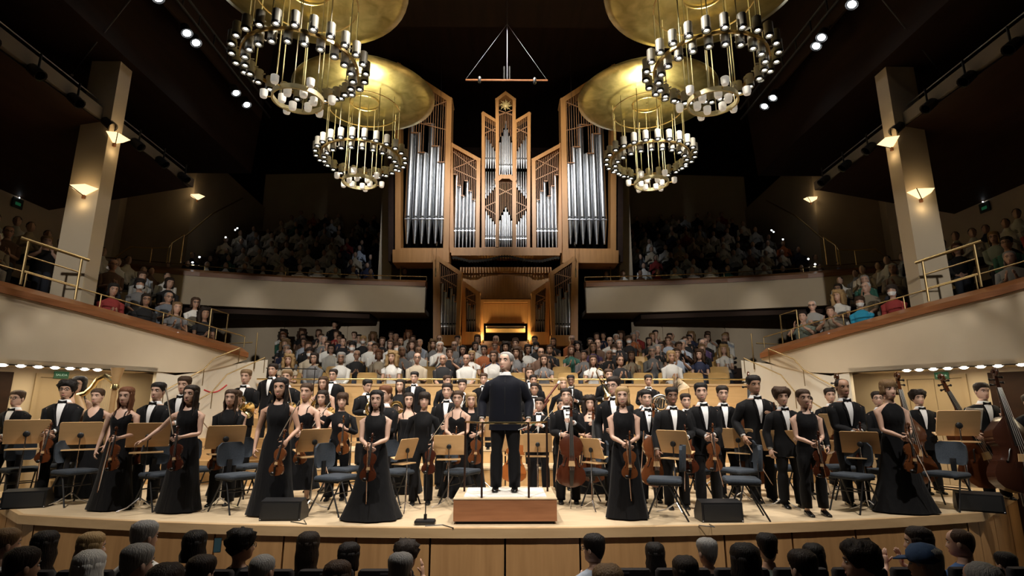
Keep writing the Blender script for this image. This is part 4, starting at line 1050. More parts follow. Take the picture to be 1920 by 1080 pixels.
def BowTie(sex='m'):
    def mk():
        mb = MB(); y = front(0, 1.455, sex, .024)-.012; z = 1.462
        for s in (-1, 1):
            mb.prism([(s*.008, y, z-.010), (s*.058, y+.006, z-.026), (s*.054, y+.006, z+.026), (s*.008, y, z+.010)], (0, .014, 0))
        mb.box((0, y, z), (.022, .022, .024))
        fm = FM(); fm.addmb(mb, 1); return fm
    return cached(('bow', sex), mk)
def Cuffs(sex='m', sd=1):
    def mk():
        fm = FM()
        for s, FA in ((sd, 4 if sd > 0 else 7),):
            mb = MB(); rr = []
            for t, r_ in ((.505, .036), (.548, .037), (.548, .029)):
                c = SHO+AD*t; rr.append([Vector(((c-AU*(r_*math.cos(p_))).x*s, c.y+r_*math.sin(p_), (c-AU*(r_*math.cos(p_))).z)) for p_ in [2*math.pi*i/10 for i in range(10)]])
            mb.loft(rr, cap0=False, cap1=False); fm.addmb(mb, FA)
        return fm
    return cached(('cuff', sex, sd), mk)
def Shoe(s, heel=0.):
    def mk():
        mb = MB(); rr = []
        for (y, hw, z1) in ((.075, .022, .055), (.06, .034, .075), (.02, .038, .085), (-.05, .040, .066), (-.11, .044, .046), (-.165, .038, .036), (-.195, .020, .028)):
            rr.append([Vector((.097*s+x*hw, y, z)) for x, z in ((-1, .0), (-1, z1*.6), (-.6, z1*.95), (0, z1), (.6, z1*.95), (1, z1*.6), (1, .0))])
        mb.loft(rr[::-1]); fm = FM(); fm.addmb(mb, 11 if s > 0 else 14); return fm
    return cached(('shoe', s), mk)
def Straps(sd=1):
    def mk():
        mb = MB()
        for s in (sd,):
            pts = [(s*.072, front(.072, z, 'f', .008), z) for z in (1.31, 1.34, 1.37, 1.40)]+[(s*.085, -.045, 1.428), (s*.085, 0, 1.444), (s*.08, .05, 1.42), (s*.07, .095, 1.36), (s*.06, .105, 1.27)]
            mb.tube(pts, .007, 5)
        fm = FM(); fm.addmb(mb, 1); return fm
    return cached(('straps', sd), mk)
def Glasses():
    def mk():
        mb = MB()
        for s in (-1, 1):
            mb.tube([(s*(.033+.021*math.cos(a)), -.102-.004*abs(math.sin(a)), 1.640+.017*math.sin(a)) for a in [2*math.pi*i/12 for i in range(12)]], .0028, 5, closed=True)
            mb.tube([(s*.054, -.098, 1.645), (s*.078, -.03, 1.645), (s*.08, .02, 1.640)], .0025, 5)
        mb.tube([(-.012, -.104, 1.643), (.012, -.104, 1.643)], .0025, 5)
        fm = FM(); fm.addmb(mb, 2); return fm
    return cached('glasses', mk)
def Mask():
    def mk():
        mb = MB(); rr = []
        for z in (1.53, 1.55, 1.575, 1.605):
            a, f, b = hprof(z); rr.append([Vector((x, -(f+.012)*max(0., 1-abs(x/(a+.012))**2.15)**(1/2.15)-(.012 if abs(x) < .02 else 0), z)) for x in [(-1+i/4)*(a+.004) for i in range(9)]])
        mb.loft(rr, cap0=False, cap1=False, closed=False); fm = FM(); fm.addmb(mb, 2); return fm
    return cached('mask', mk)
HAIRC = dict(black=(.012, .009, .008), dark=(.022, .014, .010), brown=(.05, .026, .014), auburn=(.13, .05, .022), light=(.16, .095, .045), blonde=(.34, .22, .10), grey=(.28, .27, .26), white=(.62, .60, .57))
SKINC = dict(fair=(.58, .365, .27), mid=(.49, .29, .20), tan=(.37, .21, .135), brown=(.20, .105, .066))
def tune(p): return p
# ================================================================== INSTRUMENTS AND STAGE FURNITURE (prototypes)
OT = [0, .015, .06, .13, .21, .30, .345, .36, .40, .46, .52, .575, .60, .62, .68, .77, .86, .94, .985, 1]
OWV = [.02, .05, .105, .145, .155, .142, .128, .140, .108, .099, .104, .124, .150, .146, .172, .190, .184, .140, .06, .02]
OWB = [.02, .04, .065, .105, .150, .158, .142, .150, .122, .112, .116, .134, .160, .158, .186, .205, .198, .150, .06, .02]
def fiddle(name, L, th, neck, scr, ow, group, bass=False):
    t = thing(name, 'x', name.replace('_', ' '), group=group)
    m = MB(); rings = []
    k_ = 1.53
    for u, w_ in zip(OT, ow):
        hw = w_*L*k_; ar = th*.33*math.sin(math.pi*min(1, max(0, u)))**.7; z = -u*L; ring = []
        for i in range(7): x = hw*(i/3-1); ring.append(Vector((x, -th/2-ar*(1-(i/3-1)**2), z)))
        for i in range(7): x = hw*(1-i/3); ring.append(Vector((x, th/2+ar*.7*(1-(1-i/3)**2), z)))
        rings.append(ring)
    m.loft(rings); body = m.build('body', 'varnish', t, True, 50, (.20, .055, .018))
    for s in (-1, 1):
        m = MB(); x0 = s*L*.125; y = -th/2-th*.33*.82-.002*L
        pts = [(x0-s*.035*L, y, -.44*L), (x0-s*.018*L, y, -.46*L), (x0, y, -.53*L), (x0+s*.022*L, y+.04*th, -.60*L), (x0+s*.045*L, y+.06*th, -.60*L)]
        m.tube(pts, [.011*L, .008*L, .009*L, .008*L, .010*L], 5); m.build('f_hole', 'ebony', body)
    m = MB(); nr = .035*L if not bass else .028*L
    m.tube([(0, -th*.1, -.02*L), (0, -th*.25, neck*.4), (0, -th*.25+.01*L, neck)], [nr*1.1, nr*.8, nr*.7], 8)
    m.box((0, -th*.2, neck+scr*.35), (nr*1.7, nr*1.7, scr*.7), taper=.75); m.build('neck', 'varnish', t, color=(.16, .045, .016))
    m = MB()
    pts = [(0, -th*.2+scr*.22*math.cos(a)*(1-a/14)-scr*.05, neck+scr*.78+scr*.22*math.sin(a)*(1-a/14)) for a in [i*.6 for i in range(14)]]
    m.tube(pts, [nr*.75]*14, 7); m.build('scroll', 'varnish', t, color=(.15, .04, .015))
    for i, s in enumerate((-1, 1, -1, 1)):
        m = MB(); z = neck+scr*(.15+.14*i); m.tube([(s*nr*.3, -th*.2, z), (s*(nr*.8+.055*L), -th*.2, z)], .010*L, 6); m.ball((s*(nr*.8+.06*L), -th*.2, z), (.02*L, .010*L, .02*L), 8, 4); m.build('peg', 'ebony', t)
    m = MB(); yf = -th/2-th*.40-.02*L
    m.add([Vector(p) for p in ((-.024*L, -th*.36, neck), (.024*L, -th*.36, neck), (.042*L, yf, -.40*L), (-.042*L, yf, -.40*L))]+[Vector(p) for p in ((-.024*L, -th*.2, neck), (.024*L, -th*.2, neck), (.042*L, yf+.02*L, -.40*L), (-.042*L, yf+.02*L, -.40*L))],
          [(0, 3, 2, 1), (4, 5, 6, 7), (0, 4, 7, 3), (1, 2, 6, 5), (0, 1, 5, 4), (3, 7, 6, 2)]); m.build('fingerboard', 'ebony', t, False)
    m = MB(); yb = -th/2-th*.33
    m.add([Vector(p) for p in ((-.05*L, yb-.075*L, -.68*L), (.05*L, yb-.075*L, -.68*L), (.028*L, yb+.0*L-.01*L, -.97*L), (-.028*L, yb-.01*L, -.97*L))]+[Vector(p) for p in ((-.05*L, yb-.055*L, -.68*L), (.05*L, yb-.055*L, -.68*L), (.028*L, yb+.01*L, -.97*L), (-.028*L, yb+.01*L, -.97*L))],
          [(0, 3, 2, 1), (4, 5, 6, 7), (0, 4, 7, 3), (1, 2, 6, 5), (0, 1, 5, 4), (3, 7, 6, 2)]); m.build('tailpiece', 'ebony', t, False)
    m = MB(); m.box((0, yb-.045*L, -.555*L), (.13*L, .012*L, .10*L), taper=.8); m.build('bridge', 'standwood', t, False)
    m = MB()
    for i in range(4): x = (i-1.5)*.022*L; m.tube([(x*.7, -th*.40, neck), (x*1.3, yb-.095*L, -.555*L), (x, yb-.07*L, -.69*L)], .0022*L if not bass else .003*L, 4)
    m.build('strings', 'string', t)
    if th > .08:
        m = MB(); m.tube([(0, 0, -L), (0, 0, -L-(.33 if not bass else .18))], .008 if not bass else .012, 6); m.build('endpin', 'chrome', t)
    else:
        m = MB(); m.ball((-.09*L, -th*.8, -.93*L), (.10*L, .05*L, .07*L), 8, 5); m.build('chin_rest', 'ebony', t)
    return t
violin0 = fiddle('violin', .356, .036, .13, .11, OWV, 'violins and violas held by the players')
cello0 = fiddle('cello', .755, .12, .27, .21, OWV, 'cellos')
bass0 = fiddle('double_bass', 1.13, .20, .44, .30, OWB, 'double basses', True)
U_violin, U_cello, U_bass = [], [], []
bow0 = thing('bow', 'x', 'bow', group='string bows')
m = MB(); m.tube([(0, 0, -.03), (0, .004, .2), (0, .008, .4), (0, 0, .72)], [.0048, .0046, .0042, .0035], 6); m.build('stick', 'bowstick', bow0)
m = MB(); m.box((0, -.011, .35), (.009, .003, .69)); m.build('bow_hair', 'bowhair', bow0, False)
m = MB(); m.box((0, -.008, .02), (.012, .02, .05)); m.build('frog', 'ebony', bow0, False)
U_bow = []
def arc(c, r, a0, a1, n, ax=0):
    o = []
    for i in range(n+1):
        a = R(a0+(a1-a0)*i/n); o.append((c[0]+r*math.cos(a), c[1], c[2]+r*math.sin(a)))
    return o
horn0 = thing('french_horn', 'x', 'french horn', group='french horns')
m = MB()
for (r_, y) in ((.135, 0), (.115, .02), (.095, -.02)): m.tube(arc((0, y, 0), r_, 0, 350, 26), .012, 7)
m.build('coil', 'brightbrass', horn0)
m = MB(); pts = arc((0, .03, 0), .15, 140, 300, 10); rs = [.014+.02*(i/10)**2 for i in range(11)]; m.tube(pts, rs, 10); 
m.lathe([(.034, 0), (.05, .08), (.09, .14), (.155, .17), (.15, .172), (.08, .13), (.03, .05)], 20, o=(.075, .03, -.13), M=Matrix.Rotation(R(100), 3, 'Y') @ Matrix.Rotation(R(25), 3, 'X'), cap0=False, cap1=False); m.build('bell', 'brightbrass', horn0)
for i in range(3): m = MB(); m.lathe([(.016, -.05), (.016, .05)], 8, o=(-.04+.035*i, -.02, .0)); m.build('valve', 'silver', horn0)
m = MB(); m.tube([(-.1, 0, .08), (-.16, -.05, .16), (-.17, -.12, .20)], [.010, .006, .010], 6); m.build('leadpipe', 'brightbrass', horn0)
U_horn = []
trb0 = thing('trombone', 'x', 'trombone', group='trombone')
m = MB(); m.tube([(-.04, 0, -.5), (-.04, 0, .3)], .008, 6); m.tube([(.04, 0, -.5), (.04, 0, .3)], .008, 6); m.tube(arc((0, 0, -.5), .04, 180, 360, 8), .008, 6); m.build('slide', 'brightbrass', trb0)
m = MB(); m.tube([(.04, 0, .3)]+arc((-.03, .0, .42), .07, 0, 180, 8)+[(-.10, 0, .1)], [.009]*9+[.011, .014], 7); m.lathe([(.014, 0), (.03, .14), (.11, .22), (.10, .22)], 16, o=(-.10, 0, .12), M=Matrix.Rotation(R(180), 3, 'X'), cap0=False, cap1=False); m.build('bell', 'brightbrass', trb0)
m = MB(); m.tube([(-.04, 0, .08), (.04, 0, .08)], .007, 6); m.build('brace', 'brightbrass', trb0)
tuba0 = thing('tuba', 'x', 'tuba', group='tuba')
m = MB(); m.tube(arc((0, 0, 0), .17, 60, 400, 22), [.03]*12+[.045]*11, 9); m.tube(arc((0, -.03, .02), .11, 0, 340, 18), .018, 7); m.build('tubing', 'silver', tuba0)
m = MB(); m.lathe([(.05, 0), (.07, .18), (.10, .32), (.19, .44), (.21, .46), (.19, .455), (.08, .3), (.04, .05)], 20, o=(.14, 0, .1), M=Matrix.Rotation(R(28), 3, 'Y'), cap0=False, cap1=False); m.build('bell', 'silver', tuba0)
for i in range(3): m = MB(); m.lathe([(.022, -.08), (.022, .1)], 8, o=(-.05+.05*i, -.06, 0)); m.build('valve', 'silver', tuba0)
bsn0 = thing('bassoon', 'x', 'bassoon', group='bassoons')
m = MB(); m.tube([(0, 0, -.55), (0, 0, .60)], [.026, .02], 10); m.tube([(.045, 0, -.5), (.045, 0, .22)], [.024, .017], 10); m.build('body', 'varnish', bsn0, color=(.13, .025, .012))
m = MB(); m.lathe([(.024, .58), (.028, .62), (.024, .64)], 10); m.build('bell_ring', 'paper', bsn0)
m = MB(); m.tube([(.045, 0, .22), (.06, -.05, .30), (.02, -.16, .30), (0, -.2, .25)], .005, 6); m.build('crook', 'silver', bsn0)
m = MB()
for i in range(7): m.tube([(.02, -.03, -.4+.11*i), (.02, -.03, -.33+.11*i)], .006, 6)
m.build('keywork', 'silver', bsn0); U_bsn = []
clar0 = thing('clarinet', 'x', 'clarinet', group='clarinets')
m = MB(); m.lathe([(.03, -.34), (.02, -.27), (.014, -.22), (.013, .22), (.010, .30)], 10); m.build('body', 'ebony', clar0)
m = MB()
for i in range(7): m.tube([(-.012, -.014, -.2+.06*i), (.012, -.016, -.18+.06*i)], .004, 5)
m.build('keywork', 'silver', clar0); U_clar = []
# harp
def harp(q, label):
    t = thing('harp', label, 'harp', q)
    m = MB(); m.lathe([(.05, .05), (.042, .3), (.04, 1.52), (.05, 1.55), (.06, 1.60), (.075, 1.72), (.105, 1.84), (.11, 1.86), (.10, 1.86)], 14); m.build('pillar', 'standwood', t)
    m = MB(); m.lathe([(.07, 1.50), (.06, 1.56), (.05, 1.58)], 14, cap0=False, cap1=False); m.build('crown_ring', 'brightbrass', t)
    m = MB(); pts = [(-.02, 0, 1.60), (-.10, 0, 1.66), (-.2, 0, 1.72), (-.32, 0, 1.66), (-.40, 0, 1.52), (-.50, 0, 1.42), (-.62, 0, 1.38)]; m.tube(pts, [.045, .05, .05, .045, .04, .04, .05], 8); m.build('neck', 'brightbrass', t)
    m = MB(); m.tube([(-.62, 0, 1.38), (-.30, 0, .65), (-.02, 0, .1)], [.06, .10, .14], 10); m.build('soundbox', 'standwood', t)
    m = MB()
    for i in range(16):
        u = i/15; m.tube([(-.05-.5*u, 0, 1.62-.2*u), (-.05-.52*u, 0, .28+1.0*u)], .0022, 4)
    m.build('strings', 'string', t); m = MB(); m.box((-.06, 0, .04), (.42, .34, .08)); m.build('base', 'standwood', t, False)
# chair
chair0 = thing('orchestra_chair', 'x', 'chair', group='blue-grey orchestra chairs')
m = MB(); m.rbox((0, -.01, .475), (.46, .45, .065), .06, n=4); m.build('seat', 'seatfabric', chair0)
m = MB(); rings = []
for j, (z, w_) in enumerate(((.60, .28), (.62, .36), (.68, .40), (.80, .41), (.88, .39), (.93, .28))):
    fr = [Vector((w_/2*(i/4-1), .215-.05*(1-(i/4-1)**2)*-1-.03+.02*(z-.6)/.3, z)) for i in range(9)]; rings.append(fr+[p+Vector((0, .035, 0)) for p in fr[::-1]])
m.loft(rings); m.build('backrest', 'seatfabric', chair0)
m = MB(); m.box((0, .225, .57), (.07, .02, .24)); m.box((0, .12, .445), (.07, .24, .02)); m.build('back_bracket', 'blackmetal', chair0, False)
for s in (-1, 1):
    m = MB(); m.tube([(s*.19, -.06, .435), (s*.215, -.26, 0)], .012, 7); m.build('leg', 'blackmetal', chair0)
    m = MB(); m.tube([(s*.19, .04, .435), (s*.215, .27, 0)], .012, 7); m.build('leg', 'blackmetal', chair0)
    m = MB(); m.tube([(s*.19, -.2, .435), (s*.19, .2, .435)], .012, 7); m.build('side_rail', 'blackmetal', chair0)
m = MB(); m.tube([(-.20, -.13, .28), (.20, -.13, .28)], .009, 6); m.build('crossbar', 'blackmetal', chair0)
m = MB(); m.tube([(-.20, .13, .28), (.20, .13, .28)], .009, 6); m.build('crossbar', 'blackmetal', chair0)
U_chair = []
# music stand: local -Y is the back of the desk, which the hall sees
stand0 = thing('music_stand', 'x', 'music stand', group='wooden music stands')
RX = Matrix.Rotation(R(20), 3, 'X')
m = MB(); pts = []
W_, H_ = .27, .175
for (cx, cz, a0) in ((W_-.03, H_-.03, 0), (-W_+.03, H_-.03, 90), (-W_+.03, -H_+.03, 180), (W_-.03, -H_+.03, 270)):
    for k in range(4): a = R(a0+30*k); pts.append(RX @ Vector((cx+.03*math.cos(a), 0, cz+.03*math.sin(a)))+Vector((0, 0, 1.03)))
m.prism(pts, RX @ Vector((0, .014, 0))); m.build('desk', 'standwood', stand0, False)
m = MB(); m.box(RX @ Vector((0, .05, -.18))+Vector((0, 0, 1.03)), (.54, .10, .014), rot=RX); m.build('ledge', 'standwood', stand0, False)
m = MB(); m.box((0, .06, .78), (.42, .22, .016)); m.build('tray', 'standwood', stand0, False)
m = MB(); m.lathe([(.03, -.02), (.042, -.012), (.042, .012), (.03, .02)], 14, o=RX @ Vector((0, -.018, -.03))+Vector((0, 0, 1.03)), M=Matrix.Rotation(R(90), 3, 'X')); m.build('clamp_disc', 'blackmetal', stand0)
m = MB(); m.tube([(0, 0, .12), (0, 0, .62)], .015, 8); m.tube([(0, 0, .6), (0, -.005, .99)], .010, 8); m.build('pole', 'chrome', stand0)
for k in range(3):
    a = R(90+120*k); m = MB(); m.tube([(0, 0, .16), (.16*math.cos(a), .16*math.sin(a), .05), (.30*math.cos(a), .30*math.sin(a), .012)], .010, 6); m.build('leg', 'chrome', stand0)
U_stand = []
# stage monitor wedge
mon0 = thing('stage_monitor', 'x', 'speaker', group='black stage monitors')
m = MB(); m.prism([(-.30, -.17, 0), (-.30, .17, 0), (-.30, .19, .10), (-.30, .02, .30), (-.30, -.16, .27)], (.60, 0, 0)); m.build('cabinet', 'blackmetal', mon0, False)
m = MB(); m.box((0, -.168, .135), (.54, .012, .22), rot=Matrix.Rotation(R(-2), 3, 'X')); m.build('grille', 'black', mon0, False)
for s in (-1, 1): m = MB(); m.ball((s*.285, -.165, .02), (.012, .01, .008), 8, 4); m.build('foot', 'steel', mon0)
U_mon = []
# ================================================================== ORCHESTRA
def dress_person(t, sex, M, sc, outfit, skin, hairst, hairc, seed=0, extras=(), grip=.6, fat=0., cloth=None, lower=None, drop=0., neck='round', hem=.02):
    mk = lambda name, fm, mats, color=None: link(name, fmesh(name, fm, M, mats, sc, drop), t, color)
    mk('body', Body(sex, grip, fat), ['skin', 'eyewhite', 'eyedark', 'lips'], SKINC[skin])
    if hairst: mk('hair', cached(('hair', hairst, seed % 5), lambda: hair(hairst, seed % 5)), 'hair', HAIRC[hairc])
    shoes = True
    if outfit == 'tux':
        mk('jacket', Jacket(sex, fat), 'blackcloth'); mk('trousers', Trousers(sex, .05, fat), 'blackcloth'); mk('shirt_front', ShirtFront(sex, fat), 'whitecloth')
        mk('bow_tie', BowTie(sex), 'blackcloth')
        for s in (1, -1): mk('lapel', Lapels(sex, fat, s), 'lace'); mk('cuff', Cuffs(sex, s), 'whitecloth')
    elif outfit == 'conductor':
        mk('coat', Long(sex, fat), 'navycloth'); mk('trousers', Trousers(sex, .05, fat), 'blackcloth')
        for s in (1, -1): mk('cuff', Cuffs(sex, s), 'whitecloth')
        mb = MB(); rr = []
        for z, o in ((1.468, .012), (1.49, .010), (1.513, .010), (1.513, .005)):
            a, f, b = prof(z, sex); rr.append([Vector((*ringpt(a+o, f+o, b+o, 2*math.pi*k/20), z)) for k in range(20)])
        mb.loft(rr, cap0=False, cap1=False); fm = FM(); fm.addmb(mb, 1); mk('white_collar', fm, 'whitecloth')
        mb = MB(); mb.tube([(0, front(0, z, sex, .021, fat)-.001, z) for z in (.70, .85, .98, 1.1, 1.2, 1.3, 1.38, 1.44)], .004, 5); fm = FM(); fm.addmb(mb, 1); mk('placket_seam', fm, 'black')
    elif outfit == 'gown':
        mk('dress', Dress(neck, hem, *( (.10, .075) if 'wide' not in extras else (.22, .06))), 'velvet' if seed % 2 else 'blackcloth')
        if neck == 'strap' or neck == 'sweet': [mk('strap', Straps(s), 'blackcloth') for s in (1, -1)]
        shoes = hem > .1
    elif outfit == 'blouse':
        mk('blouse', Shirt(sex, .50, .84, fat), 'blackcloth'); mk('trousers', Trousers(sex, .05, fat), 'blackcloth')
    elif outfit == 'top':
        mk('top', Top(neck), 'blackcloth'); mk('trousers', Trousers(sex, .10, fat), 'blackcloth')
    elif outfit == 'casual':
        mk('shirt', Shirt(sex, cloth[1], .84, fat), 'cloth', cloth[0]); mk('trousers', Trousers(sex, .05, fat), 'cloth', lower or (.03, .035, .05)); shoes = not drop
    if shoes:
        for s in (1, -1): mk('shoe', Shoe(s), 'shoe')
    if 'glasses' in extras: mk('glasses', Glasses(), 'blackmetal')
    if 'mask' in extras: mk('face_mask', Mask(), 'whitecloth')
DOWN = dict()
POSES = {
 'down': dict(lw=(.27, -.05, .86), rw=(-.27, -.05, .86)),
 'front': dict(lw=(.045, -.27, 1.03), rw=(-.055, -.27, 1.01), lh=(-.5, -.4, -.3), rh=(.5, -.4, -.3)),
 'left': dict(lw=(.15, -.26, 1.04), rw=(-.27, -.06, .86), lh=(-.6, -.5, -.2)),
 'leftlow': dict(lw=(.20, -.20, .96), rw=(-.26, -.06, .86), lh=(-.2, -.6, -.6)),
 'touch': dict(lw=(.08, -.27, 1.05), rw=(-.52, -.14, 1.0), lh=(-.6, -.5, -.2), rh=(-.7, -.2, -.3)),
 'chest': dict(lw=(.15, -.26, 1.17), rw=(-.26, -.12, .92), lh=(-.5, -.3, .5)),
 'neckhold': dict(lw=(.10, -.27, 1.24), rw=(-.10, -.26, 1.06), lh=(-.6, -.4, .3), rh=(.4, -.6, -.1)),
 'horn': dict(lw=(.10, -.26, 1.14), rw=(-.14, -.24, 1.10), lh=(-.6, -.5, .2), rh=(.6, -.5, .1)),
 'bass': dict(lw=(.16, -.30, 1.24), rw=(-.30, -.22, 1.0), lh=(-.5, -.5, .3)),
 'conduct': dict(lw=(.305, -.08, .91), rw=(-.305, -.08, .91), lh=(.1, -.35, -.9), rh=(-.1, -.35, -.9)),
 'asideR': dict(lw=(.06, -.25, 1.05), rw=(-.24, -.10, .88), lh=(-.6, -.5, -.2)),
}
PEOPLE = []
def M4(loc, yaw): return Matrix.Translation(loc) @ Matrix.Rotation(yaw, 4, 'Z')
def put(proto, used, label, base, sc, off, rot, scale=1., color=None):
    Mx = base @ Matrix.Translation(Vector(off)*sc) @ (Matrix.Rotation(R(rot[2]), 4, 'Z') @ Matrix.Rotation(R(rot[1]), 4, 'Y') @ Matrix.Rotation(R(rot[0]), 4, 'X'))
    o = place(proto, used, label, Mx.to_translation(), Mx.to_euler(), scale)
    return o
TINT = [(.095, .027, .009), (.065, .017, .007), (.12, .038, .012), (.05, .013, .007), (.14, .046, .013)]
def player(px, top, yy, sex, outfit, skin, hs, hc, ps, inst, desc, short, yaw=0, neck='round', hem=.02, extras=(), headrot=(0, 0, 0), fat=0., py=None, step=2., side=0):
    """yy > 60: pixel row of the feet on the stage floor, else distance from the camera"""
    if yy > 60: loc = G(px, yy, 0.)
    else: q = P(px, top, yy); loc = Vector((q.x, yy, floorz(yy)))
    ht = P(px, top, loc.y).z-loc.z
    h = ht-(.02 if hs and hs not in ('bigcurly', 'curly') else .04)
    if not 1.5 < h < 2.0: print('HEIGHT', desc, round(h, 2), 'Y', round(loc.y, 2))
    h = max(1.52, min(1.97, h)); sc = h/1.775
    yawr = R(yaw)
    t = thing('person', desc, 'person', loc, yawr, group='orchestra players')
    kw = dict(POSES[ps]); kw['head'] = headrot; kw['step'] = step
    seed = int(px)
    kw['chest'] = ((seed % 5)-2, (seed % 7-3)*1.5, (seed % 3-1)*1.2)
    dress_person(t, sex, pose(**kw), sc, outfit, skin, hs, hc, seed, extras, .75, fat, neck=neck, hem=hem)
    base = M4(loc, yawr); tint = TINT[seed % 5]
    def col(o):
        for c_ in KIDS[o.name]:
            if c_.name.startswith(('body', 'neck', 'scroll')): c_.color = (*tint, 1)
    if inst in ('violin', 'viola'):
        s_ = 1. if inst == 'violin' else 1.12
        vo = {'front': ((.01, -.335, .93), (-4, 3, 0)), 'left': ((.13, -.33, .95), (-5, -4, -8)), 'leftlow': ((.17, -.30, .87), (-6, 6, -15)), 'touch': ((.06, -.335, .96), (-5, -6, 0)),
              'chest': ((.13, -.33, 1.14), (4, 0, -10)), 'neckhold': ((.08, -.33, 1.15), (-3, 3, -10)), 'down': ((.27, -.14, .72), (-4, 0, -60)), 'asideR': ((.05, -.32, .97), (-5, 4, 0))}[ps]
        o = put(violin0, U_violin, f'{inst} held by the {short}', base, sc, *vo, scale=s_); col(o); o['category'] = inst; 
        bo = {'front': ((-.03, -.37, 1.04), (178, -2+side, 0)), 'left': ((.09, -.37, 1.04), (177, 4+side, 0)), 'leftlow': ((.13, -.33, .99), (30, 35+side, 0)), 'touch': ((.02, -.36, 1.05), (14, 12+side, 0)),
              'chest': ((-.26, -.2, .86), (165, -24+side, 0)), 'neckhold': ((-.06, -.34, 1.05), (15, 40+side, 0)), 'down': ((-.27, -.15, .80), (160, -8, 0)), 'asideR': ((.03, -.36, 1.0), (20, 35+side, 0))}[ps]
        put(bow0, U_bow, f'bow held by the {short}', base, sc, *bo)
    elif inst == 'cello':
        o = put(cello0, U_cello, f'cello held by the {short}', base, sc, (.04, -.42, 1.06), (-6, 2, 4), scale=.98); col(o)
        put(bow0, U_bow, f'cello bow held by the {short}', base, sc, (-.11, -.36, 1.10), (165, 8+side, 0))
    elif inst == 'celloL':
        o = put(cello0, U_cello, f'orange cello held by the {short}', base, 1., (-.34, -.35, .93), (-8, 5, 4), scale=.98); tint = (.36, .11, .025); col(o)
        put(bow0, U_bow, f'raised bow held by the {short}', base, sc, (-.06, -.34, 1.15), (15, 45, 0))
    elif inst == 'bass':
        o = put(bass0, U_bass, f'double bass held by the {short}', base, 1., (-.02, -.52, 1.29), (-7, 2, 6)); tint = (.040, .013, .007) if px > 1800 else tuple(.6*c_ for c_ in tint); col(o)
    elif inst == 'bassR':
        o = put(bass0, U_bass, f'double bass held by the {short}', base, 1., (.34, -.42, 1.26), (-6, -13, 4)); tint = tuple(.7*c_ for c_ in tint); col(o)
    elif inst == 'horn': put(horn0, U_horn, f'french horn held by the {short}', base, sc, (0, -.34, 1.17), (0, 0, 0))
    elif inst == 'trombone': put(trb0, [], f'brass trombone held by the {short}', base, sc, (-.02, -.34, 1.3), (0, -25, 0))
    elif inst == 'tuba': put(tuba0, [], f'silver tuba held by the {short}', base, sc, (.22, -.36, 1.08), (0, 10, 0))
    elif inst == 'bassoon': put(bsn0, U_bsn, f'bassoon held by the {short}', base, sc, (.12, -.34, 1.25), (-8, 38, 0))
    elif inst == 'clarinet': put(clar0, U_clar, f'clarinet held by the {short}', base, sc, (0, -.32, 1.20), (-10, 5, 0))
    PEOPLE.append(t); return t
pl = player
# --- left half, front to back
pl(36, 731, 9.35, 'm', 'tux', 'fair', 'short', 'brown', 'front', 'violin', 'violinist in tuxedo and glasses at the far left edge of the stage', 'far-left tuxedo violinist', 8, extras=('glasses',))
pl(90, 711, 941, 'm', 'tux', 'mid', 'curly', 'black', 'front', 'violin', 'curly-haired violinist in tuxedo and dark glasses beside the left chair', 'curly-haired violinist in dark glasses', 14, extras=('glasses',))
pl(153, 704, 10.15, 'f', 'gown', 'fair', 'long', 'black', 'touch', None, 'long-haired woman in glasses and sleeveless black dress standing behind the left music stand', 'x', 5, neck='v', extras=('glasses',))
pl(186, 727, 9.5, 'f', 'gown', 'fair', 'tied', 'brown', 'down', None, 'woman in black V-neck dress half hidden behind the far-left gown violinist', 'x', 8, neck='v')
pl(205, 724, 956, 'f', 'gown', 'fair', 'long', 'auburn', 'left', 'violin', 'violinist with long auburn hair in a strapped floor-length gown, left front', 'auburn-haired gown violinist', 4, neck='sweet', headrot=(6, 5, 0))
pl(266, 716, 943, 'm', 'tux', 'fair', 'short', 'black', 'front', 'violin', 'black-haired violinist in tuxedo between two gowned women at left', 'tuxedo violinist between two gowned women', 6)
pl(333, 721, 960, 'f', 'gown', 'fair', 'long', 'dark', 'touch', 'violin', 'violinist in lace-top gown resting one hand on a chair at left', 'lace-top gown violinist', 0, neck='round', headrot=(-4, -5, 0), side=-20)
pl(349, 703, 10.2, 'm', 'tux', 'fair', 'short', 'brown', 'asideR', None, 'tuxedo player standing behind the lace-top gown violinist', 'x', 0)
pl(412, 729, 947, 'f', 'blouse', 'fair', 'long', 'brown', 'front', 'violin', 'brown-haired violinist in black V-neck long sleeves and trousers', 'long-sleeved brown-haired violinist', 6, side=140)
pl(443, 730, 9.6, 'f', 'gown', 'fair', 'tied', 'brown', 'asideR', 'violin', 'sleeveless violinist just behind the long-sleeved brown-haired one', 'sleeveless violinist behind her colleague', 0, neck='v')
pl(463, 692, 11.1, 'm', 'tux', 'fair', 'short', 'light', 'horn', 'horn', 'light-haired horn player in tuxedo on the left riser', 'light-haired horn player', 8)
pl(507, 707, 966, 'f', 'gown', 'mid', 'long', 'black', 'leftlow', 'violin', 'tall violinist with wavy black hair in a dark lace gown behind the left monitor', 'tall wavy-haired lace gown violinist', 3, neck='round')
pl(557, 717, 945, 'f', 'gown', 'fair', 'tied', 'brown', 'left', 'violin', 'violinist with hair tied back in a strappy mid-length dress', 'violinist in strappy mid-length dress', -4, neck='strap', hem=.22, side=160)
pl(512, 681, 12.2, 'm', 'tux', 'fair', 'short', 'dark', 'down', None, 'bearded tuxedo player in the back row below the choir rail at left', 'x', 0)
pl(540, 693, 11.3, 'm', 'tux', 'fair', 'short', 'light', 'horn', 'horn', 'second horn player in tuxedo behind the strappy-dress violinist', 'second tuxedo horn player', 5)
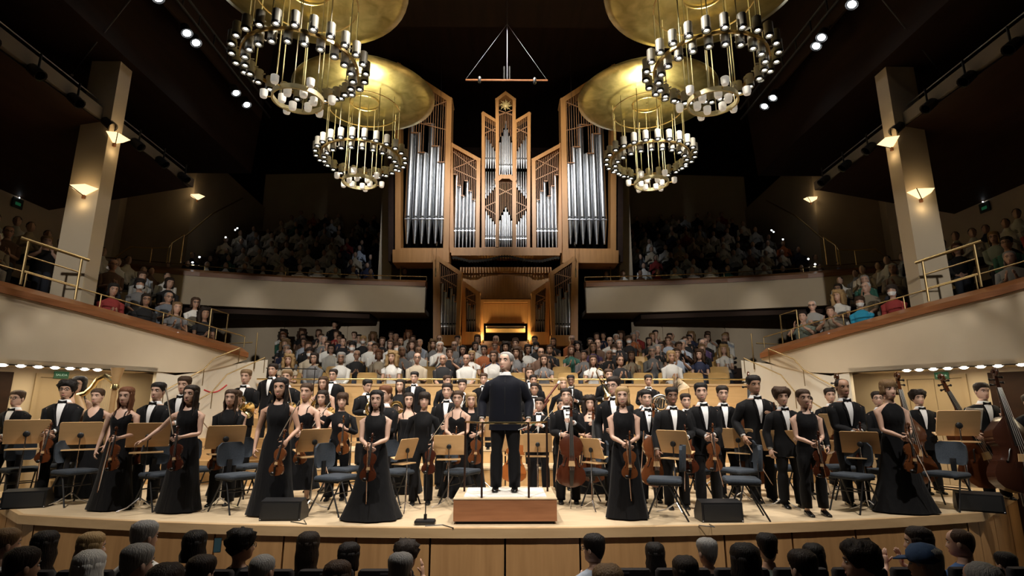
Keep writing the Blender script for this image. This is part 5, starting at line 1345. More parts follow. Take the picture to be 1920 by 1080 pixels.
pl(609, 705, 11.2, 'f', 'gown', 'fair', 'long', 'brown', 'horn', 'horn', 'horn player with long brown hair and sleeveless black dress', 'long-haired horn player in sleeveless dress', 5, neck='v')
pl(592, 731, 921, 'f', 'gown', 'fair', 'bob', 'dark', 'neckhold', 'viola', 'curly dark-haired player in knee-length strapped dress behind a music stand', 'knee-length dress viola player', -5, neck='strap', hem=.42)
pl(629, 735, 937, 'f', 'blouse', 'fair', 'bangs', 'brown', 'chest', 'violin', 'violinist with short brown hair and buttoned black shirt', 'short-haired violinist in black shirt', 4)
pl(690, 710, 11.15, 'm', 'tux', 'fair', 'short', 'black', 'horn', 'horn', 'horn player in tuxedo leaning over a dark horn case', 'leaning tuxedo horn player', 40, headrot=(10, 0, 0))
pl(625, 691, 12.3, 'm', 'tux', 'fair', 'short', 'dark', 'down', None, 'tuxedo player in glasses seated low in the back row at left', 'x', 0, extras=('glasses',))
pl(696, 730, 974, 'f', 'gown', 'fair', 'long', 'black', 'front', 'violin', 'concertmaster in wide black gown at the stage edge left of the podium', 'wide-gown violinist left of the podium', 2, neck='round', extras=('wide',), side=0)
pl(722, 722, 9.1, 'm', 'tux', 'fair', 'short', 'auburn', 'asideR', None, 'red-haired tuxedo player standing behind the wide-gown violinist', 'x', -20)
pl(729, 736, 10.2, 'm', 'tux', 'mid', 'short', 'dark', 'down', None, 'dark-haired tuxedo player behind the red-haired one', 'x', 0)
pl(751, 710, 11.25, 'f', 'blouse', 'fair', 'long', 'dark', 'horn', 'horn', 'horn player with long dark hair near the centre-left riser', 'dark long-haired horn player', 0)
pl(768, 735, 9.9, 'f', 'gown', 'fair', 'long', 'dark', 'down', None, 'woman with bare shoulders in a strapless black dress', 'x', 10, neck='none')
pl(778, 696, 11.9, 'm', 'tux', 'fair', 'short', 'black', 'down', None, 'black-haired tuxedo player below the choir rail left of the conductor', 'x', 0)
pl(788, 734, 945, 'f', 'blouse', 'fair', 'bangs', 'dark', 'leftlow', 'violin', 'violinist with a fringe and ruffled sheer black blouse left of the podium', 'violinist in ruffled sheer blouse', 4)
pl(838, 703, 12.1, 'm', 'tux', 'fair', 'short', 'brown', 'down', None, 'tuxedo player looking aside in the back row left of the conductor', 'x', 30)
pl(840, 718, 10.6, 'm', 'tux', 'fair', 'short', 'dark', 'asideR', 'violin', 'dark-haired viola player in tuxedo behind the strappy-gown woman', 'dark-haired tuxedo viola player', 0)
pl(866, 710, 11.4, 'm', 'tux', 'fair', 'short', 'dark', 'down', None, 'short-haired tuxedo wind player left of the conductor', 'x', 0)
pl(854, 731, 932, 'f', 'gown', 'fair', 'tied', 'brown', 'front', 'violin', 'smiling violinist in thin-strapped gown behind the music stand left of the podium', 'smiling thin-strapped gown violinist', 0, neck='strap', side=12)
pl(882, 735, 928, 'f', 'gown', 'fair', 'bob', 'blonde', 'asideR', 'viola', 'blonde player in sleeveless black dress just left of the conductor', 'blonde player left of the conductor', 10, neck='round')
pl(907, 699, 11.9, 'm', 'tux', 'fair', 'short', 'brown', 'down', None, 'tuxedo player half hidden behind the left shoulder of the conductor', 'x', 0)
# --- right half
pl(993, 688, 12.2, 'm', 'tux', 'fair', 'long', 'brown', 'down', None, 'long-haired tuxedo player in the back row right of the conductor', 'x', 0)
pl(1000, 705, 11.8, 'm', 'tux', 'mid', 'short', 'black', 'down', None, 'tuxedo player partly hidden beside the long-haired one', 'x', 0)
pl(1001, 717, 11.1, 'm', 'tux', 'mid', 'short', 'dark', 'horn', 'bassoon', 'bearded bassoon player in tuxedo right of the conductor', 'bearded bassoon player', 0)
pl(1010, 744, 10.0, 'm', 'tux', 'fair', 'short', 'dark', 'neckhold', 'celloL', 'short tuxedo cellist right of the conductor raising a bow', 'short cellist right of the conductor', -10)
pl(1056, 707, 11.7, 'f', 'blouse', 'fair', 'bob', 'blonde', 'down', None, 'fair-haired woman in plain black top on the riser right of the conductor', 'x', 0)
pl(1071, 704, 11.9, 'm', 'tux', 'brown', 'short', 'black', 'horn', 'clarinet', 'wind player in tuxedo beside the fair-haired woman', 'wind player beside the fair-haired woman', 0)
pl(1066, 727, 943, 'm', 'tux', 'fair', 'short', 'dark', 'neckhold', 'cello', 'cellist in tuxedo looking up with his cello right of the podium', 'tuxedo cellist right of the podium', -4, headrot=(-10, 0, 0))
pl(1052, 745, 10.3, 'f', 'blouse', 'mid', 'tied', 'black', 'down', None, 'dark-haired woman half hidden behind the tuxedo cellist', 'x', 0)
pl(1105, 740, 9.9, 'f', 'gown', 'fair', 'bigcurly', 'dark', 'neckhold', 'cello', 'cellist with big curly hair in strapless black dress', 'curly-haired strapless cellist', -8, neck='none')
pl(1139, 691, 11.8, 'm', 'tux', 'fair', 'short', 'brown', 'horn', 'trombone', 'trombone player in tuxedo on the rear riser', 'tuxedo trombone player', 0)
pl(1152, 705, 8.75, 'm', 'tux', 'fair', 'short', 'dark', 'asideR', None, 'tall tuxedo player in glasses looking left behind the blonde gown violinist', 'x', -22, extras=('glasses',), headrot=(0, -15, 0))
pl(1177, 724, 972, 'f', 'gown', 'fair', 'bob', 'blonde', 'front', 'violin', 'blonde violinist in floor-length gown with sheer yoke right of the podium', 'blonde gown violinist right of the podium', -3, neck='round', headrot=(-5, -8, 0))
pl(1214, 706, 11.8, 'm', 'tux', 'mid', 'short', 'black', 'horn', 'tuba', 'tuba player in tuxedo below the choir rail at right', 'tuxedo tuba player', -5)
pl(1205, 731, 10.4, 'm', 'tux', 'fair', 'short', 'dark', 'horn', 'clarinet', 'tuxedo wind player beside the clarinet-tall cellist at right', 'wind player behind the blonde gown violinist', -5)
pl(1222, 730, 941, 'm', 'tux', 'fair', 'short', 'black', 'front', 'cello', 'cellist in tuxedo with folded hands behind the right front chair', 'cellist with folded hands', -8)
pl(1271, 725, 953, 'm', 'tux', 'brown', 'short', 'black', 'left', 'viola', 'viola player with short black hair and tuxedo right of centre', 'black-haired tuxedo viola player', -6)
pl(1285, 737, 9.9, 'm', 'tux', 'fair', 'short', 'dark', 'neckhold', 'cello', 'cellist hidden behind the tuxedo viola player', 'cellist behind the viola player', -6)
pl(1332, 717, 951, 'm', 'tux', 'fair', 'short', 'black', 'front', 'viola', 'viola player in tuxedo with hands folded behind the right monitor', 'viola player behind the right monitor', -4, headrot=(-4, -8, 0), side=-8)
pl(1352, 722, 9.5, 'm', 'tux', 'fair', 'short', 'dark', 'asideR', None, 'stocky dark-haired tuxedo player behind the right monitor viola player', 'x', -5)
pl(1412, 737, 10.1, 'm', 'tux', 'fair', 'short', 'black', 'down', 'bass', 'player turned aside behind the tall violinist at right', 'player turned aside', -30)
pl(1434, 703, 941, 'm', 'tux', 'tan', 'short', 'black', 'chest', 'viola', 'tall black-haired player in tuxedo lifting a violin to his chest', 'tall player lifting it to his chest', -5)
pl(1488, 724, 951, 'm', 'tux', 'fair', 'curly', 'brown', 'left', 'violin', 'curly-haired violinist in tuxedo left of the trouser-suited woman', 'curly-haired tuxedo violinist at right', -10)
pl(1531, 728, 966, 'f', 'top', 'fair', 'tied', 'brown', 'front', 'violin', 'violinist in sleeveless black top, wide trousers and sandals at right front', 'violinist in trousers and sandals', -8, neck='round', side=-6)
pl(1511, 741, 9.8, 'm', 'tux', 'fair', 'short', 'dark', 'down', None, 'tuxedo player mostly hidden behind the woman in trousers', 'x', -6)
pl(1555, 727, 10.6, 'm', 'tux', 'fair', 'short', 'dark', 'bass', 'bass', 'double bass player in tuxedo behind the right stands', 'rear bass player behind the right stands', -14)
pl(1608, 708, 947, 'm', 'tux', 'tan', 'bald', 'black', 'front', 'violin', 'shaven-headed violinist in tuxedo at right', 'shaven-headed violinist', -8)
pl(1645, 733, 9.7, 'm', 'tux', 'fair', 'short', 'dark', 'neckhold', 'cello', 'cellist in glasses behind the shaven-headed violinist', 'bespectacled cellist', -10, extras=('glasses',), headrot=(-6, -10, 0))
pl(1662, 729, 10.2, 'm', 'tux', 'fair', 'short', 'dark', 'bass', 'bass', 'bass player hidden behind the fringed gown violinist', 'bass player behind the fringed woman', -12)
pl(1697, 711, 960, 'f', 'gown', 'fair', 'bangs', 'light', 'front', 'viola', 'violinist with fringe and light brown hair in halter gown, right front', 'fringed halter-gown violinist', -6, neck='halter', extras=('wide',), side=-16)
pl(1750, 729, 925, 'm', 'tux', 'fair', 'curly', 'dark', 'bass', 'bassR', 'curly-haired double bass player in tuxedo behind the right music stand', 'curly-haired bass player', -8)
pl(1874, 717, 935, 'm', 'tux', 'fair', 'short', 'dark', 'bass', 'bass', 'double bass player at the far right edge of the stage', 'far-right bass player', -14)
pl(1930, 738, 8.9, 'm', 'tux', 'fair', 'short', 'dark', 'down', None, 'player cut off by the right edge of the picture', 'x', -14)
q = P(221, 690, 9.95); t = thing('orchestra_riser', 'low wooden riser under the harp at left', 'riser', (q.x-.2, 9.95, 0)); hz = q.z-1.86
m = MB(); m.box((0, 0, hz/2), (1.1, .9, hz)); m.build('body', 'riserwood', t, False)
harp((q.x, 9.95, hz), 'wooden harp with brass neck standing behind the players at left')
# --- conductor on his podium
mat('podiummat', (.72, .68, .62), .9)
pod = thing('podium', 'red-brown wooden conductor podium with pale top', 'podium', (0, 7.33, 0))
m = MB(); m.box((0, .5, .165), (1.30, 1.0, .26)); m.build('base', 'podiumwood', pod, False)
m = MB(); m.box((0, .5, .03), (1.24, .92, .06)); m.build('plinth', 'black', pod, False)
m = MB(); m.box((0, .5, .298), (1.31, 1.01, .012)); m.build('top_board', 'stagewood', pod, False)
m = MB(); m.box((0, .52, .308), (1.06, .84, .008)); m.build('mat', 'podiummat', pod, False)
rl = thing('podium_railing', 'dark posts with a brass rail around the conductor podium', 'railing', (0, 7.33, .30))
PO = [(-.56, .62), (-.30, .06), (.30, .06), (.58, .62)]
m = MB(); m.tube([(x, y, .93) for x, y in PO], .014, 8); m.build('handrail', 'brightbrass', rl)
for x, y in PO: m = MB(); m.box((x, y, .465), (.026, .026, .93)); m.build('post', 'darkwood', rl, False)
q = P(947, 661, 8.03); sc = (q.z-.312)/1.785; t = thing('person', 'grey-haired conductor in long navy coat standing on the podium', 'person', (0, 7.93, .312), R(-3))
kw = dict(POSES['conduct']); kw['head'] = (-8, -24, 0)
dress_person(t, 'm', pose(**kw), sc, 'conductor', 'fair', 'grey', 'grey', 3, (), .9, .035)
bt = thing('baton', 'short pale conductor baton held at the hip of the conductor', 'baton', (0, 0, 0)); Mx = M4(t.location, R(-3)) @ Matrix.Translation(Vector((.35, -.13, .83))*sc) @ Matrix.Rotation(R(70), 4, 'Y'); bt.location = Mx.to_translation(); bt.rotation_euler = Mx.to_euler()
m = MB(); m.tube([(0, 0, -.2), (0, 0, .02)], .004, 6); m.build('shaft', 'paper', bt); m = MB(); m.ball((0, 0, .03), (.012, .012, .03), 8, 5); m.build('grip', 'exitgreen', bt)
q = G(1308, 905, 0)+Vector((0, .9, 0)); t = thing('cloth_bag', 'red cloth bag hanging between the chairs behind the right viola player', 'bag', q)
m = MB(); rr = []
for z, w_, d in ((.10, .15, .08), (.14, .18, .10), (.35, .14, .08), (.55, .09, .05), (.62, .05, .03)): rr.append([Vector((w_*math.cos(2*math.pi*k/12), d*math.sin(2*math.pi*k/12), z)) for k in range(12)])
m.loft(rr); m.build('pouch', 'redcord', t); m = MB(); m.tube([(-.04, 0, .6), (-.05, .02, .8), (0, .03, .86), (.05, .02, .8), (.04, 0, .6)], .01, 6); m.build('strap', 'blackcloth', t)
# --- chairs: pixel of the seat centre, yaw (0 = facing the hall)
CH = [(41, 880, 32, 'at the far left beside the monitor'), (140, 884, 35, 'left of the auburn-haired gown violinist'), (303, 889, 40, 'left of the lace-top gown violinist'), (445, 892, 45, 'in front of the long-sleeved violinist'),
      (630, 895, 48, 'left of the wide-gown violinist'), (648, 879, 45, 'just behind the one left of the wide gown'), (748, 884, 60, 'behind the wide-gown violinist'), (128, 872, 30, 'behind the left music stand'), (368, 880, 35, 'behind the lace-top violinist'),
      (466, 874, 40, 'behind the long-sleeved violinist'), (545, 876, 45, 'behind the tall lace gown violinist'), (1106, 884, -65, 'right of the podium'), (1248, 900, -55, 'at the stage edge right of the blonde gown'), (1298, 882, -50, 'behind the right viola player'),
      (1391, 900, -50, 'right of the right monitor'), (1383, 882, -45, 'behind the one beside the monitor'), (1477, 876, -40, 'behind the tall player'), (1597, 892, -45, 'between the sandals and the halter gown'), (1570, 876, -40, 'behind the trouser-suited woman'), (1658, 884, -40, 'left of the halter gown'),
      (1775, 889, -38, 'right of the halter gown'), (866, 884, 150, 'left of the podium in the second desk'), (1195, 880, -60, 'behind the blonde gown')]
for (px, py, yw, w_) in CH:
    q = G(px, py, .475); fz = floorz(q.y)
    dx, dy = -q.x, 8.3-q.y; ya = math.degrees(math.atan2(dx, -dy)); ya += math.copysign((len(U_chair)*7 % 14)-4, ya)
    if q.x < 0 and py < 900: ya = 56+(len(U_chair)*11 % 16)
    if abs(yw) in (38, 45) and q.x > 0: ya = -64
    place(chair0, U_chair, f'blue-grey orchestra chair {w_}', (q.x, q.y, 0), (0, 0, R(ya)))
# --- music stands: pixel of the desk centre, distance, yaw of its back
ST = [(51, 809, 8.7, 28, 'at the far left'), (152, 812, 8.95, 30, 'left of the auburn-haired gown violinist'), (279, 815, 8.4, 32, 'left of the lace-top violinist'), (424, 819, 8.45, 38, 'before the long-sleeved violinist'), (590, 825, 8.3, 52, 'left of the wide gown'),
      (764, 841, 8.2, 66, 'turned sideways beside the mic stand'), (842, 834, 8.6, 4, 'facing the hall left of the podium'), (1008, 830, 9.1, -3, 'behind the podium to the right'), (965, 830, 9.6, 0, 'hidden behind the conductor'), (1108, 840, 8.3, -58, 'right of the podium near the cellist'),
      (1262, 828, 8.0, -52, 'right of the blonde gown'), (1384, 822, 9.05, -40, 'behind the right monitor viola player'), (1460, 826, 8.5, -40, 'left of the trouser-suited woman'), (1569, 796, 9.9, -15, 'high behind the trouser-suited woman'), (1612, 829, 8.25, -36, 'left of the halter gown'), (1797, 793, 8.9, -10, 'holding pages in front of the curly bass player'),
      (660, 800, 9.9, 30, 'in the second row left of centre'), (535, 795, 10.3, 30, 'in the second row behind the strappy dress'), (1170, 800, 10.2, -20, 'in the second row right of the podium'), (905, 800, 10.3, 0, 'in the wind row behind the podium'), (1330, 790, 10.3, -25, 'in the second row at right')]
for (px, py, Y, yw, w_) in ST:
    q = P(px, py, Y); s_ = max(.75, min(1.35, (q.z-floorz(Y))/1.03)); 
    place(stand0, U_stand, f'wooden music stand {w_}', (q.x, Y, floorz(Y)), (0, 0, R(yw)), s_)
q = P(1822, 786, 9.0); m = MB()
for k in range(4): m.box((q.x+.02*k, 9.0+.012*k, q.z), (.28, .004, .36), rot=Matrix.Rotation(R(20), 3, 'X') @ Matrix.Rotation(R(8-3*k), 3, 'Y'))
tag(m.build('sheet_music', 'paper', None, False), 'white sheet music sticking out beside the right music stand', 'sheet music')
for (px, py, yw, w_) in ((30, 955, 20, 'at the far left of the stage edge'), (522, 978, 0, 'in front of the tall lace gown violinist'), (1358, 981, 0, 'in front of the right viola player'), (1857, 962, -30, 'at the far right of the stage edge')):
    q = G(px, py, 0); place(mon0, U_mon, f'black wedge stage monitor {w_}', (q.x, q.y+.18, 0), (0, 0, R(yw)), .88)
q = G(797, 983, 0); t = thing('microphone_stand', 'slim black microphone stand left of the podium', 'microphone stand', q)
m = MB(); m.rbox((0, 0, .03), (.26, .16, .05), .03); m.build('base', 'blackmetal', t)
m = MB(); m.tube([(0, 0, .05), (0, 0, .12)], .02, 8); m.tube([(0, 0, .1), (0, 0, 1.05)], .007, 7); m.build('pole', 'blackmetal', t)
m = MB(); m.lathe([(.008, 1.05), (.012, 1.07), (.012, 1.16), (.008, 1.18)], 8); m.build('microphone', 'blackmetal', t)
for i, pts in enumerate((((797, 986), (830, 984), (850, 990)), ((545, 978), (575, 983), (570, 975)), ((1310, 985), (1340, 988), (1330, 983)))):
    m = MB(); m.tube([G(x, y, .008) for x, y in pts], .006, 5); tag(m.build('cable', 'blackmetal'), ['thin cable from the microphone stand to the podium', 'loose cable beside the left centre monitor', 'loose cable beside the right centre monitor'][i], 'cable')
q = P(615, 697, 12.6); t = thing('microphone_stand', 'tall boom microphone stand in the back row at left', 'microphone stand', (P(590, 700, 12.6).x, 12.6, floorz(12.6)))
m = MB(); m.tube([(0, 0, 0), (0, 0, 1.75)], .010, 6); m.build('pole', 'blackmetal', t); m = MB(); m.tube([(-1.1, 0, 1.72), (.05, 0, 1.70)], .012, 6); m.build('boom', 'blackmetal', t)
m = MB(); m.lathe([(.14, 0), (.13, .03), (.02, .04)], 14); m.build('base', 'blackmetal', t)
# ================================================================== AUDIENCE
PAL = [('white', (.68, .67, .64), 34), ('pale blue', (.40, .45, .54), 10), ('black', (.012, .012, .014), 22), ('grey', (.17, .17, .175), 10), ('red', (.27, .03, .028), 5), ('orange', (.40, .12, .04), 3), ('green', (.03, .12, .09), 2),
       ('navy', (.018, .024, .06), 9), ('beige', (.46, .39, .29), 10), ('brown', (.12, .065, .04), 6), ('pink', (.50, .34, .33), 3), ('purple', (.08, .05, .13), 1), ('pale green', (.40, .48, .41), 2)]
rnd = random.Random(11)
def pick(): return rnd.choices(PAL, weights=[p[2] for p in PAL])[0]
CL = {'clap': dict(lw=(.075, -.29, 1.20), rw=(-.075, -.29, 1.20), lh=(-.12, -.45, .85), rh=(.12, -.45, .85)),
      'clap2': dict(lw=(.06, -.28, 1.12), rw=(-.06, -.28, 1.12), lh=(-.15, -.75, .5), rh=(.15, -.75, .5)),
      'lap': dict(lw=(.07, -.30, .98), rw=(-.07, -.30, .98), lh=(-.5, -.7, -.2), rh=(.5, -.7, -.2)),
      'high': dict(lw=(.10, -.34, 1.36), rw=(-.10, -.34, 1.36), lh=(-.1, -.2, .95), rh=(.1, -.2, .95))}
DROP = .395
VAR = []
for i, (sex, ps, hs, ex, sl, fat) in enumerate((('m', 'clap', 'short', (), .30, .02), ('f', 'clap', 'long', (), .12, 0.), ('m', 'clap2', 'short', ('glasses',), .50, .04), ('f', 'clap2', 'bob', (), .30, .02), ('m', 'lap', 'bald', (), .30, .05), ('f', 'lap', 'bangs', ('mask',), .30, 0.),
        ('f', 'clap', 'tied', ('glasses',), .50, .01), ('m', 'clap', 'grey', (), .50, .05), ('f', 'clap2', 'bigcurly', (), .12, .01), ('m', 'clap2', 'bald', ('glasses',), .30, .04), ('f', 'lap', 'bob', ('glasses',), .50, .03), ('m', 'high', 'short', (), .30, .02))):
    t = thing('person', 'x', 'person', group='audience')
    kw = dict(CL[ps]); kw['sit'] = True; kw['head'] = ((i*7) % 11-5, (i*13) % 25-12, 0)
    dress_person(t, sex, pose(**kw), 1.0, 'casual', 'fair', hs, 'dark', i, ex, .15, fat, cloth=((.5, .5, .5), sl), drop=DROP)
    VAR.append((t, [], ps, hs, ex))
VERB = {'clap': 'clapping', 'clap2': 'clapping', 'lap': 'seated', 'high': 'clapping with raised hands'}
def sitter(vi, loc, yaw, cloth, hairc, skin, label, sc=1., group='audience', lower=None):
    t, used, ps, hs, ex = VAR[vi]
    o = place(t, used, label, loc, (0, 0, yaw), sc, group)
    for c_ in KIDS[o.name]:
        n = c_.name.split('.')[0]
        if n == 'shirt': c_.color = (*cloth, 1)
        elif n == 'hair': c_.color = (*HAIRC[hairc], 1)
        elif n == 'body': c_.color = (*SKINC[skin], 1)
        elif n == 'trousers': c_.color = (*(lower or (.03, .035, .05)), 1)
    return o
def rhair(hs):
    if hs in ('bald', 'grey'): return rnd.choice(['grey', 'white', 'grey', 'brown'])
    return rnd.choice(['black', 'black', 'dark', 'dark', 'dark', 'brown', 'brown', 'brown', 'light', 'blonde', 'grey', 'auburn'])
def rskin(): return rnd.choice(['fair', 'fair', 'mid', 'mid', 'tan'])
# --- wooden choir seat
seat0 = thing('auditorium_seat', 'x', 'seat', group='wooden choir seats'); U_seat = []
m = MB(); rings = []
for z, w_ in ((.44, .46), (.60, .50), (.80, .50), (.90, .48), (.93, .38)):
    fr = [Vector((w_/2*(i/4-1), .24+.06*((z-.44)/.5)-.035*(i/4-1)**2, z)) for i in range(9)]; rings.append(fr+[p+Vector((0, .03, 0)) for p in fr[::-1]])
m.loft(rings); m.build('backrest', 'seatwood', seat0)
m = MB(); m.rbox((0, .0, .42), (.48, .46, .08), .05); m.build('cushion', 'seatdark', seat0)
m = MB(); m.box((0, .05, .19), (.10, .3, .38)); m.build('pedestal', 'blackmetal', seat0, False)
# --- rows behind the orchestra
FIX = {(0, 3): 'empty', (0, 9): 'empty', (0, 14): 'empty', (1, 6): 'empty', (1, 12): 'empty', (1, 19): 'empty', (0, 17): 'empty', (2, 21): 'empty', (2, 22): 'empty'}
for i in range(NROW+1):
    y = CH0+CHD*i; z = CHZ+CHR*i; hw = 5.35+.40*i; n_ = int(2*hw/.60); k2 = 0
    for k in range(n_+1):
        x = -hw+2*hw*k/n_
        if y > 17.4 and abs(x) < 2.5: continue
        if i == NROW and abs(x) < 3.0: continue
        yy = y-.012*(abs(x)**1.6)*.25
        k2 += 1
        place(seat0, U_seat, f'wooden choir seat, {ORD(i)} row behind the orchestra, {ORD(k2-1)} from the left', (x, yy, z))
        if (i, k) in FIX or rnd.random() < .06: continue
        vi = rnd.randrange(12); cn, cc, _ = pick(); yaw = R(-x*1.2*-1*.0+rnd.uniform(-8, 8)-math.degrees(math.atan2(x, 14))*.6)
        sitter(vi, (x+rnd.uniform(-.03, .03), yy+.02, z), yaw, cc, rhair(VAR[vi][3]), rskin(), f'person in {cn} top {VERB[VAR[vi][2]].split(" with")[0]}, {ORD(i)} row behind the orchestra, {ORD(k2-1)} from left', rnd.uniform(.95, 1.05), 'audience behind the orchestra')
# --- side terraces
for sx in (-1, 1):
    for i in range(3):
        for k in range(9):
            y = 7.9+.56*k+.2*(i % 2); zf = RAILZ(y)-.45+.48*i; p = mir(WY(y, zf, 1.0+.9*i), sx)
            if rnd.random() < .04 or abs(y-9.55) < .16 and i == 0 or math.hypot(abs(p.x)-8.92, p.y-11.19) < .75: continue
            vi = rnd.randrange(12); cn, cc, _ = pick()
            cc = tuple(.45*c_ for c_ in cc) if cn in ('white', 'pale blue', 'beige', 'pale green', 'pink') and rnd.random() < .6 else cc  # most pale tops darkened to stand in for dim terrace light
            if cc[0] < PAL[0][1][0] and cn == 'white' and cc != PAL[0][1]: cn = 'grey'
            elif cc not in [p_[1] for p_ in PAL]: cn = 'shaded '+cn.split()[-1]
            if sx > 0 and i == 0 and k == 6: cn, cc = 'bright blue', (.02, .30, .50)
            if sx < 0 and i == 0 and k == 3: cn, cc = 'turquoise', (.10, .50, .42)
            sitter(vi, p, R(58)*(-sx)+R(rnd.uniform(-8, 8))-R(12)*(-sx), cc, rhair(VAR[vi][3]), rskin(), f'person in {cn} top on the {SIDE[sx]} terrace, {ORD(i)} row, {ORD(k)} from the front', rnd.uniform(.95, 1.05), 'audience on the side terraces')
# --- stalls in the foreground, seen from behind
for k, (y0, y1, z) in enumerate(((4.6, 7.2, -1.28), (1.0, 4.6, -1.16))):
    m = MB(); m.box((0, (y0+y1)/2, z-.15), (26, y1-y0, .3)); struct('floor', m, 'carpet', f'dark stalls floor, tier {k+1}')
stall0 = thing('auditorium_seat', 'x', 'seat', group='dark stalls seats'); U_stall = []
m = MB(); m.rbox((0, .27, .76), (.54, .09, .76), .04); m.build('backrest', 'seatdark', stall0)
m = MB(); m.rbox((0, 0, .42), (.50, .48, .10), .05); m.build('cushion', 'seatdark', stall0)
m = MB(); m.box((0, .318, 1.115), (.09, .004, .018)); m.build('seat_number', 'steel', stall0, False)
for s in (-1, 1): m = MB(); m.box((s*.275, .05, .31), (.05, .42, .62)); m.build('armrest', 'seatdark', stall0, False)
FG = [(12, 994, 0, 'm', 'short', 'light', 'white', 'lap', -25, ''), (86, 998, 0, 'f', 'long', 'black', 'black', 'lap', 0, ''), (172, 1001, 0, 'f', 'bob', 'blonde', 'beige', 'clap', -30, ''), (272, 976, 0, 'm', 'short', 'grey', 'white', 'lap', -20, ''), (366, 998, 0, 'f', 'bob', 'black', 'black', 'lap', 0, ''),
      (453, 997, 0, 'm', 'curly', 'black', 'black', 'lap', -35, 'g'), (578, 1000, 0, 'f', 'long', 'dark', 'black', 'clap', -10, ''), (654, 1020, 0, 'f', 'bob', 'black', 'black', 'clap', -30, ''), (762, 1018, 0, 'm', 'curly', 'dark', 'black', 'high', -25, ''),
      (1115, 1004, 0, 'm', 'short', 'black', 'pale blue', 'clap', 35, 'g'), (1228, 1020, 0, 'f', 'long', 'black', 'black', 'lap', 0, ''), (1326, 1012, 0, 'm', 'short', 'grey', 'black', 'lap', 10, ''), (1437, 1003, 0, 'm', 'short', 'black', 'pale green', 'clap', -10, ''), (1525, 1022, 0, 'f', 'bob', 'black', 'black', 'lap', 0, ''),
      (1722, 990, 0, 'f', 'long', 'dark', 'red', 'high', 45, ''), (1800, 992, 0, 'm', 'bald', 'brown', 'blue', 'clap', 30, ''), (1885, 1038, 0, 'm', 'short', 'black', 'black', 'lap', 0, ''),
      (43, 1030, 1, 'm', 'short', 'dark', 'black', 'lap', -20, ''), (168, 1036, 1, 'f', 'bob', 'white', 'grey', 'lap', 0, ''), (258, 1024, 1, 'm', 'short', 'grey', 'black', 'lap', -20, ''), (378, 1045, 1, 'm', 'short', 'dark', 'black', 'lap', -10, ''), (492, 1040, 1, 'm', 'bald', 'grey', 'black', 'lap', -10, ''), (751, 1041, 1, 'm', 'short', 'grey', 'grey', 'lap', 0, ''),
      (632, 1055, 1, 'f', 'bob', 'brown', 'black', 'lap', -25, ''), (1285, 1047, 1, 'f', 'bob', 'dark', 'black', 'lap', 0, ''), (1397, 1023, 1, 'f', 'bob', 'black', 'black', 'lap', 10, ''), (1505, 1035, 1, 'm', 'short', 'dark', 'black', 'clap', 10, ''), (1612, 1018, 1, 'm', 'curly', 'dark', 'grey', 'lap', 45, ''), (1735, 1026, 1, 'm', 'short', 'grey', 'black', 'lap', 30, 'cap'),
      (310, 1062, 2, 'f', 'bob', 'dark', 'black', 'lap', 0, ''), (1140, 1064, 2, 'f', 'bob', 'light', 'black', 'lap', 0, ''), (1842, 1054, 2, 'm', 'bald', 'grey', 'black', 'lap', 10, '')]
CN = {p[0]: p[1] for p in PAL}; CN['blue'] = (.05, .12, .30)
FY = (6.1, 5.1, 4.2); FZ = (-1.28, -1.28, -1.16)
lastx = {}
for (px, top, row, sex, hs, hc, cn, ps, yw, ex) in FG:
    q = P(px, top, FY[row]); h = (q.z-FZ[row])/1.38; h = max(.86, min(1.12, h))
    lab = f'person with {"bald head" if hs == "bald" else hc+" hair"} and {cn} top seen from behind, {["front", "second", "nearest"][row]} stalls row'
    n_ = sum(1 for a in FG[:FG.index((px, top, row, sex, hs, hc, cn, ps, yw, ex))] if (a[2], a[4] == 'bald', a[5], a[6]) == (row, hs == 'bald', hc, cn))
    if n_ or sum(1 for a in FG if (a[2], a[4] == 'bald', a[5], a[6]) == (row, hs == 'bald', hc, cn)) > 1: lab += f', {ORD(n_)} from left'
    t = thing('person', lab, 'person', (q.x, FY[row], FZ[row]), R(180+yw*.25), 'audience in the stalls')
    kw = dict(CL[ps]); kw['sit'] = True; kw['head'] = (4, yw, 0)
    dress_person(t, sex, pose(**kw), h, 'casual', rskin(), hs, hc, px, ('glasses',) if ex == 'g' else (), .12, .02, cloth=(CN[cn], .5 if row else .3), drop=DROP)
    if ex == 'cap':
        cm = MB(); cm.lathe([(.10, 1.66), (.112, 1.68), (.105, 1.73), (.07, 1.77), (.01, 1.785)], 16, o=(0, -.0, 0), cap0=False); cm.prism([(-.08, -.08, 1.675), (.08, -.08, 1.675), (.06, -.18, 1.66), (-.06, -.18, 1.66)], (0, 0, .01))
        fm = FM(); fm.addmb(cm, 2); link('cap', fmesh('cap', fm, pose(**kw), 'cloth', h, DROP), t, (.03, .07, .16))
for row in (0, 1):
    xs_ = [-5.8+.58*k for k in range(21)] if row == 0 else [-5.2+.58*k for k in range(19)]
    for k, x in enumerate(xs_):
        if row == 0 and (-.95 < x < .6): continue
        place(stall0, U_stall, f'dark stalls seat back, {"front" if row == 0 else "second"} row, {ORD(k)} from the left', (x, FY[row], FZ[row]+.02), (0, 0, math.pi))
q = P(408, 1022, 6.4); t = thing('smartphone', 'smartphone held up towards the stage in the left stalls', 'phone', q, R(15))
m = MB(); m.rbox((0, 0, 0), (.075, .15, .009), .01, rot=Matrix.Rotation(R(90), 3, 'X')); m.build('case', 'blackmetal', t)
m = MB(); m.box((0, -.006, 0), (.067, .002, .138)); m.build('screen', 'screen', t, False)
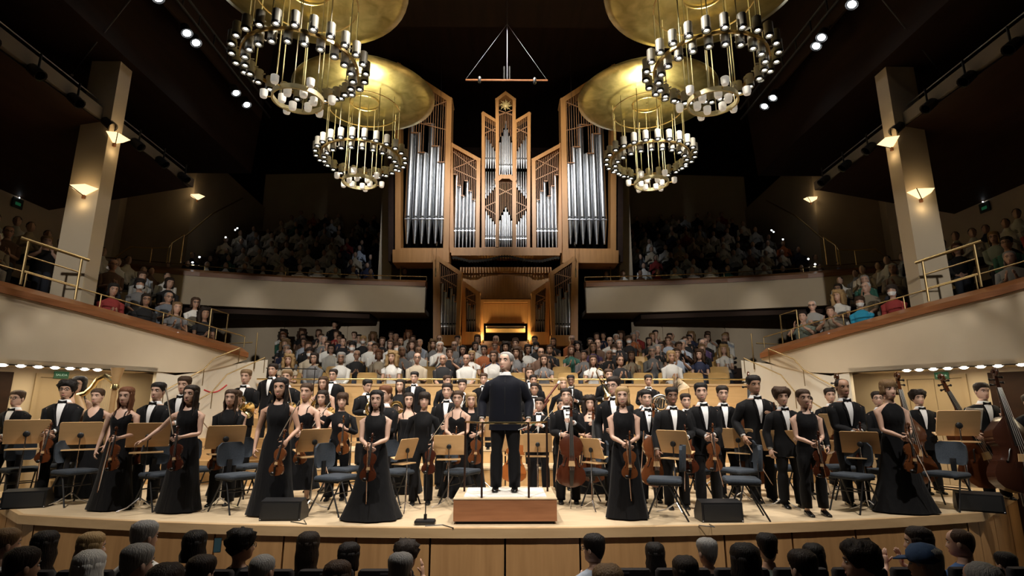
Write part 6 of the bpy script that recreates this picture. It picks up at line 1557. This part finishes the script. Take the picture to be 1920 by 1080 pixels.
# --- standing figure against the back wall
q = P(628, 603, 19.9); t = thing('person', 'person in black standing against the back wall below the left balcony', 'person', (q.x, 19.9, q.z-1.75))
dress_person(t, 'm', pose(**POSES['down']), 1.0, 'blouse', 'tan', 'curly', 'black', 3)
m = MB(); m.box((q.x, 19.95, (q.z-1.75)/2), (1.2, .8, q.z-1.75)); struct('floor', m, 'carpet', 'landing below the left balcony')
# --- dark crowd on the two rear balconies: too many to count one by one
def lod(m, o, s, yaw, ci, hi):
    Rz = Matrix.Rotation(yaw, 3, 'Z'); o = Vector(o)
    T = lambda p: o+Rz @ (Vector(p)*s)
    rings = []
    for z, a, b in ((.42, .19, .14), (.62, .17, .11), (.85, .20, .12), (.98, .19, .10), (1.05, .09, .06), (1.12, .055, .055)): rings.append([T((a*math.cos(2*math.pi*k/8), b*math.sin(2*math.pi*k/8), z)) for k in range(8)])
    m.loft(rings, ci)
    m.ball(T((0, -.01, 1.235)), (.078*s, .095*s, .115*s), 8, 5, 0, Rz); m.ball(T((0, .018, 1.265)), (.086*s, .092*s, .105*s), 8, 5, hi, Rz)
    m.loft([[T((a*math.cos(2*math.pi*k/6), y, .50+.08*math.sin(2*math.pi*k/6))) for k in range(6)] for y, a in ((0, .19), (-.42, .16))], 1)
    for sd in (-1, 1): m.tube([T((sd*.2, 0, .96)), T((sd*.25, -.02, .70)), T((sd*.05, -.28, .80))], [.055*s, .045*s, .035*s], 6, ci)
m = MB(); MC = ['crowdskin', 'black', 'crowdhair', 'crowdgrey']
mat('crowdskin', (.50, .32, .23), .6); mat('crowdhair', (.03, .02, .014), .6); mat('crowdgrey', (.30, .29, .28), .6)
for nme, c_, _ in PAL[:10]: mat('crowd_'+nme.replace(' ', '_'), c_, .85); MC.append('crowd_'+nme.replace(' ', '_'))
for sx in (-1, 1):
    for i in range(9):
        y0 = 19.2+.82*i; z = 5.0+.55*i; xi, xo = (-3.7 if i == 0 else -5.2-.1*i), -11.5+.12*i; n_ = int((xi-xo)/.56)
        for k in range(n_+1):
            if rnd.random() < .10: continue
            x = xi+(xo-xi)*k/n_; y = y0-1.6*(xi-x)/9.2+.4
            lod(m, mir((x, y, z), sx), rnd.uniform(.95, 1.06), R(14)*(-sx)+R(rnd.uniform(-12, 12)), 4+rnd.choices(range(10), [p[2] for p in PAL[:10]])[0], 2 if rnd.random() < .8 else 3)
    for i in range(2):                                       # last rows of the side terraces
        for k in range(0 if i == 0 else 4, 11):
            y = 7.5+.52*k; zf = RAILZ(y)-.45+.48*3+(.3 if i else 0); p = mir(WY(y, zf, 1.0+.9*(i+3)), sx)
            lod(m, p, rnd.uniform(.95, 1.06), R(46)*(-sx)+R(rnd.uniform(-10, 10)), 4+rnd.choices(range(10), [p_[2] for p_ in PAL[:10]])[0], 2)
tag(m.build('audience_crowd', MC), 'dim seated crowd filling the rear balconies and the backs of the terraces', 'audience', kind='stuff')
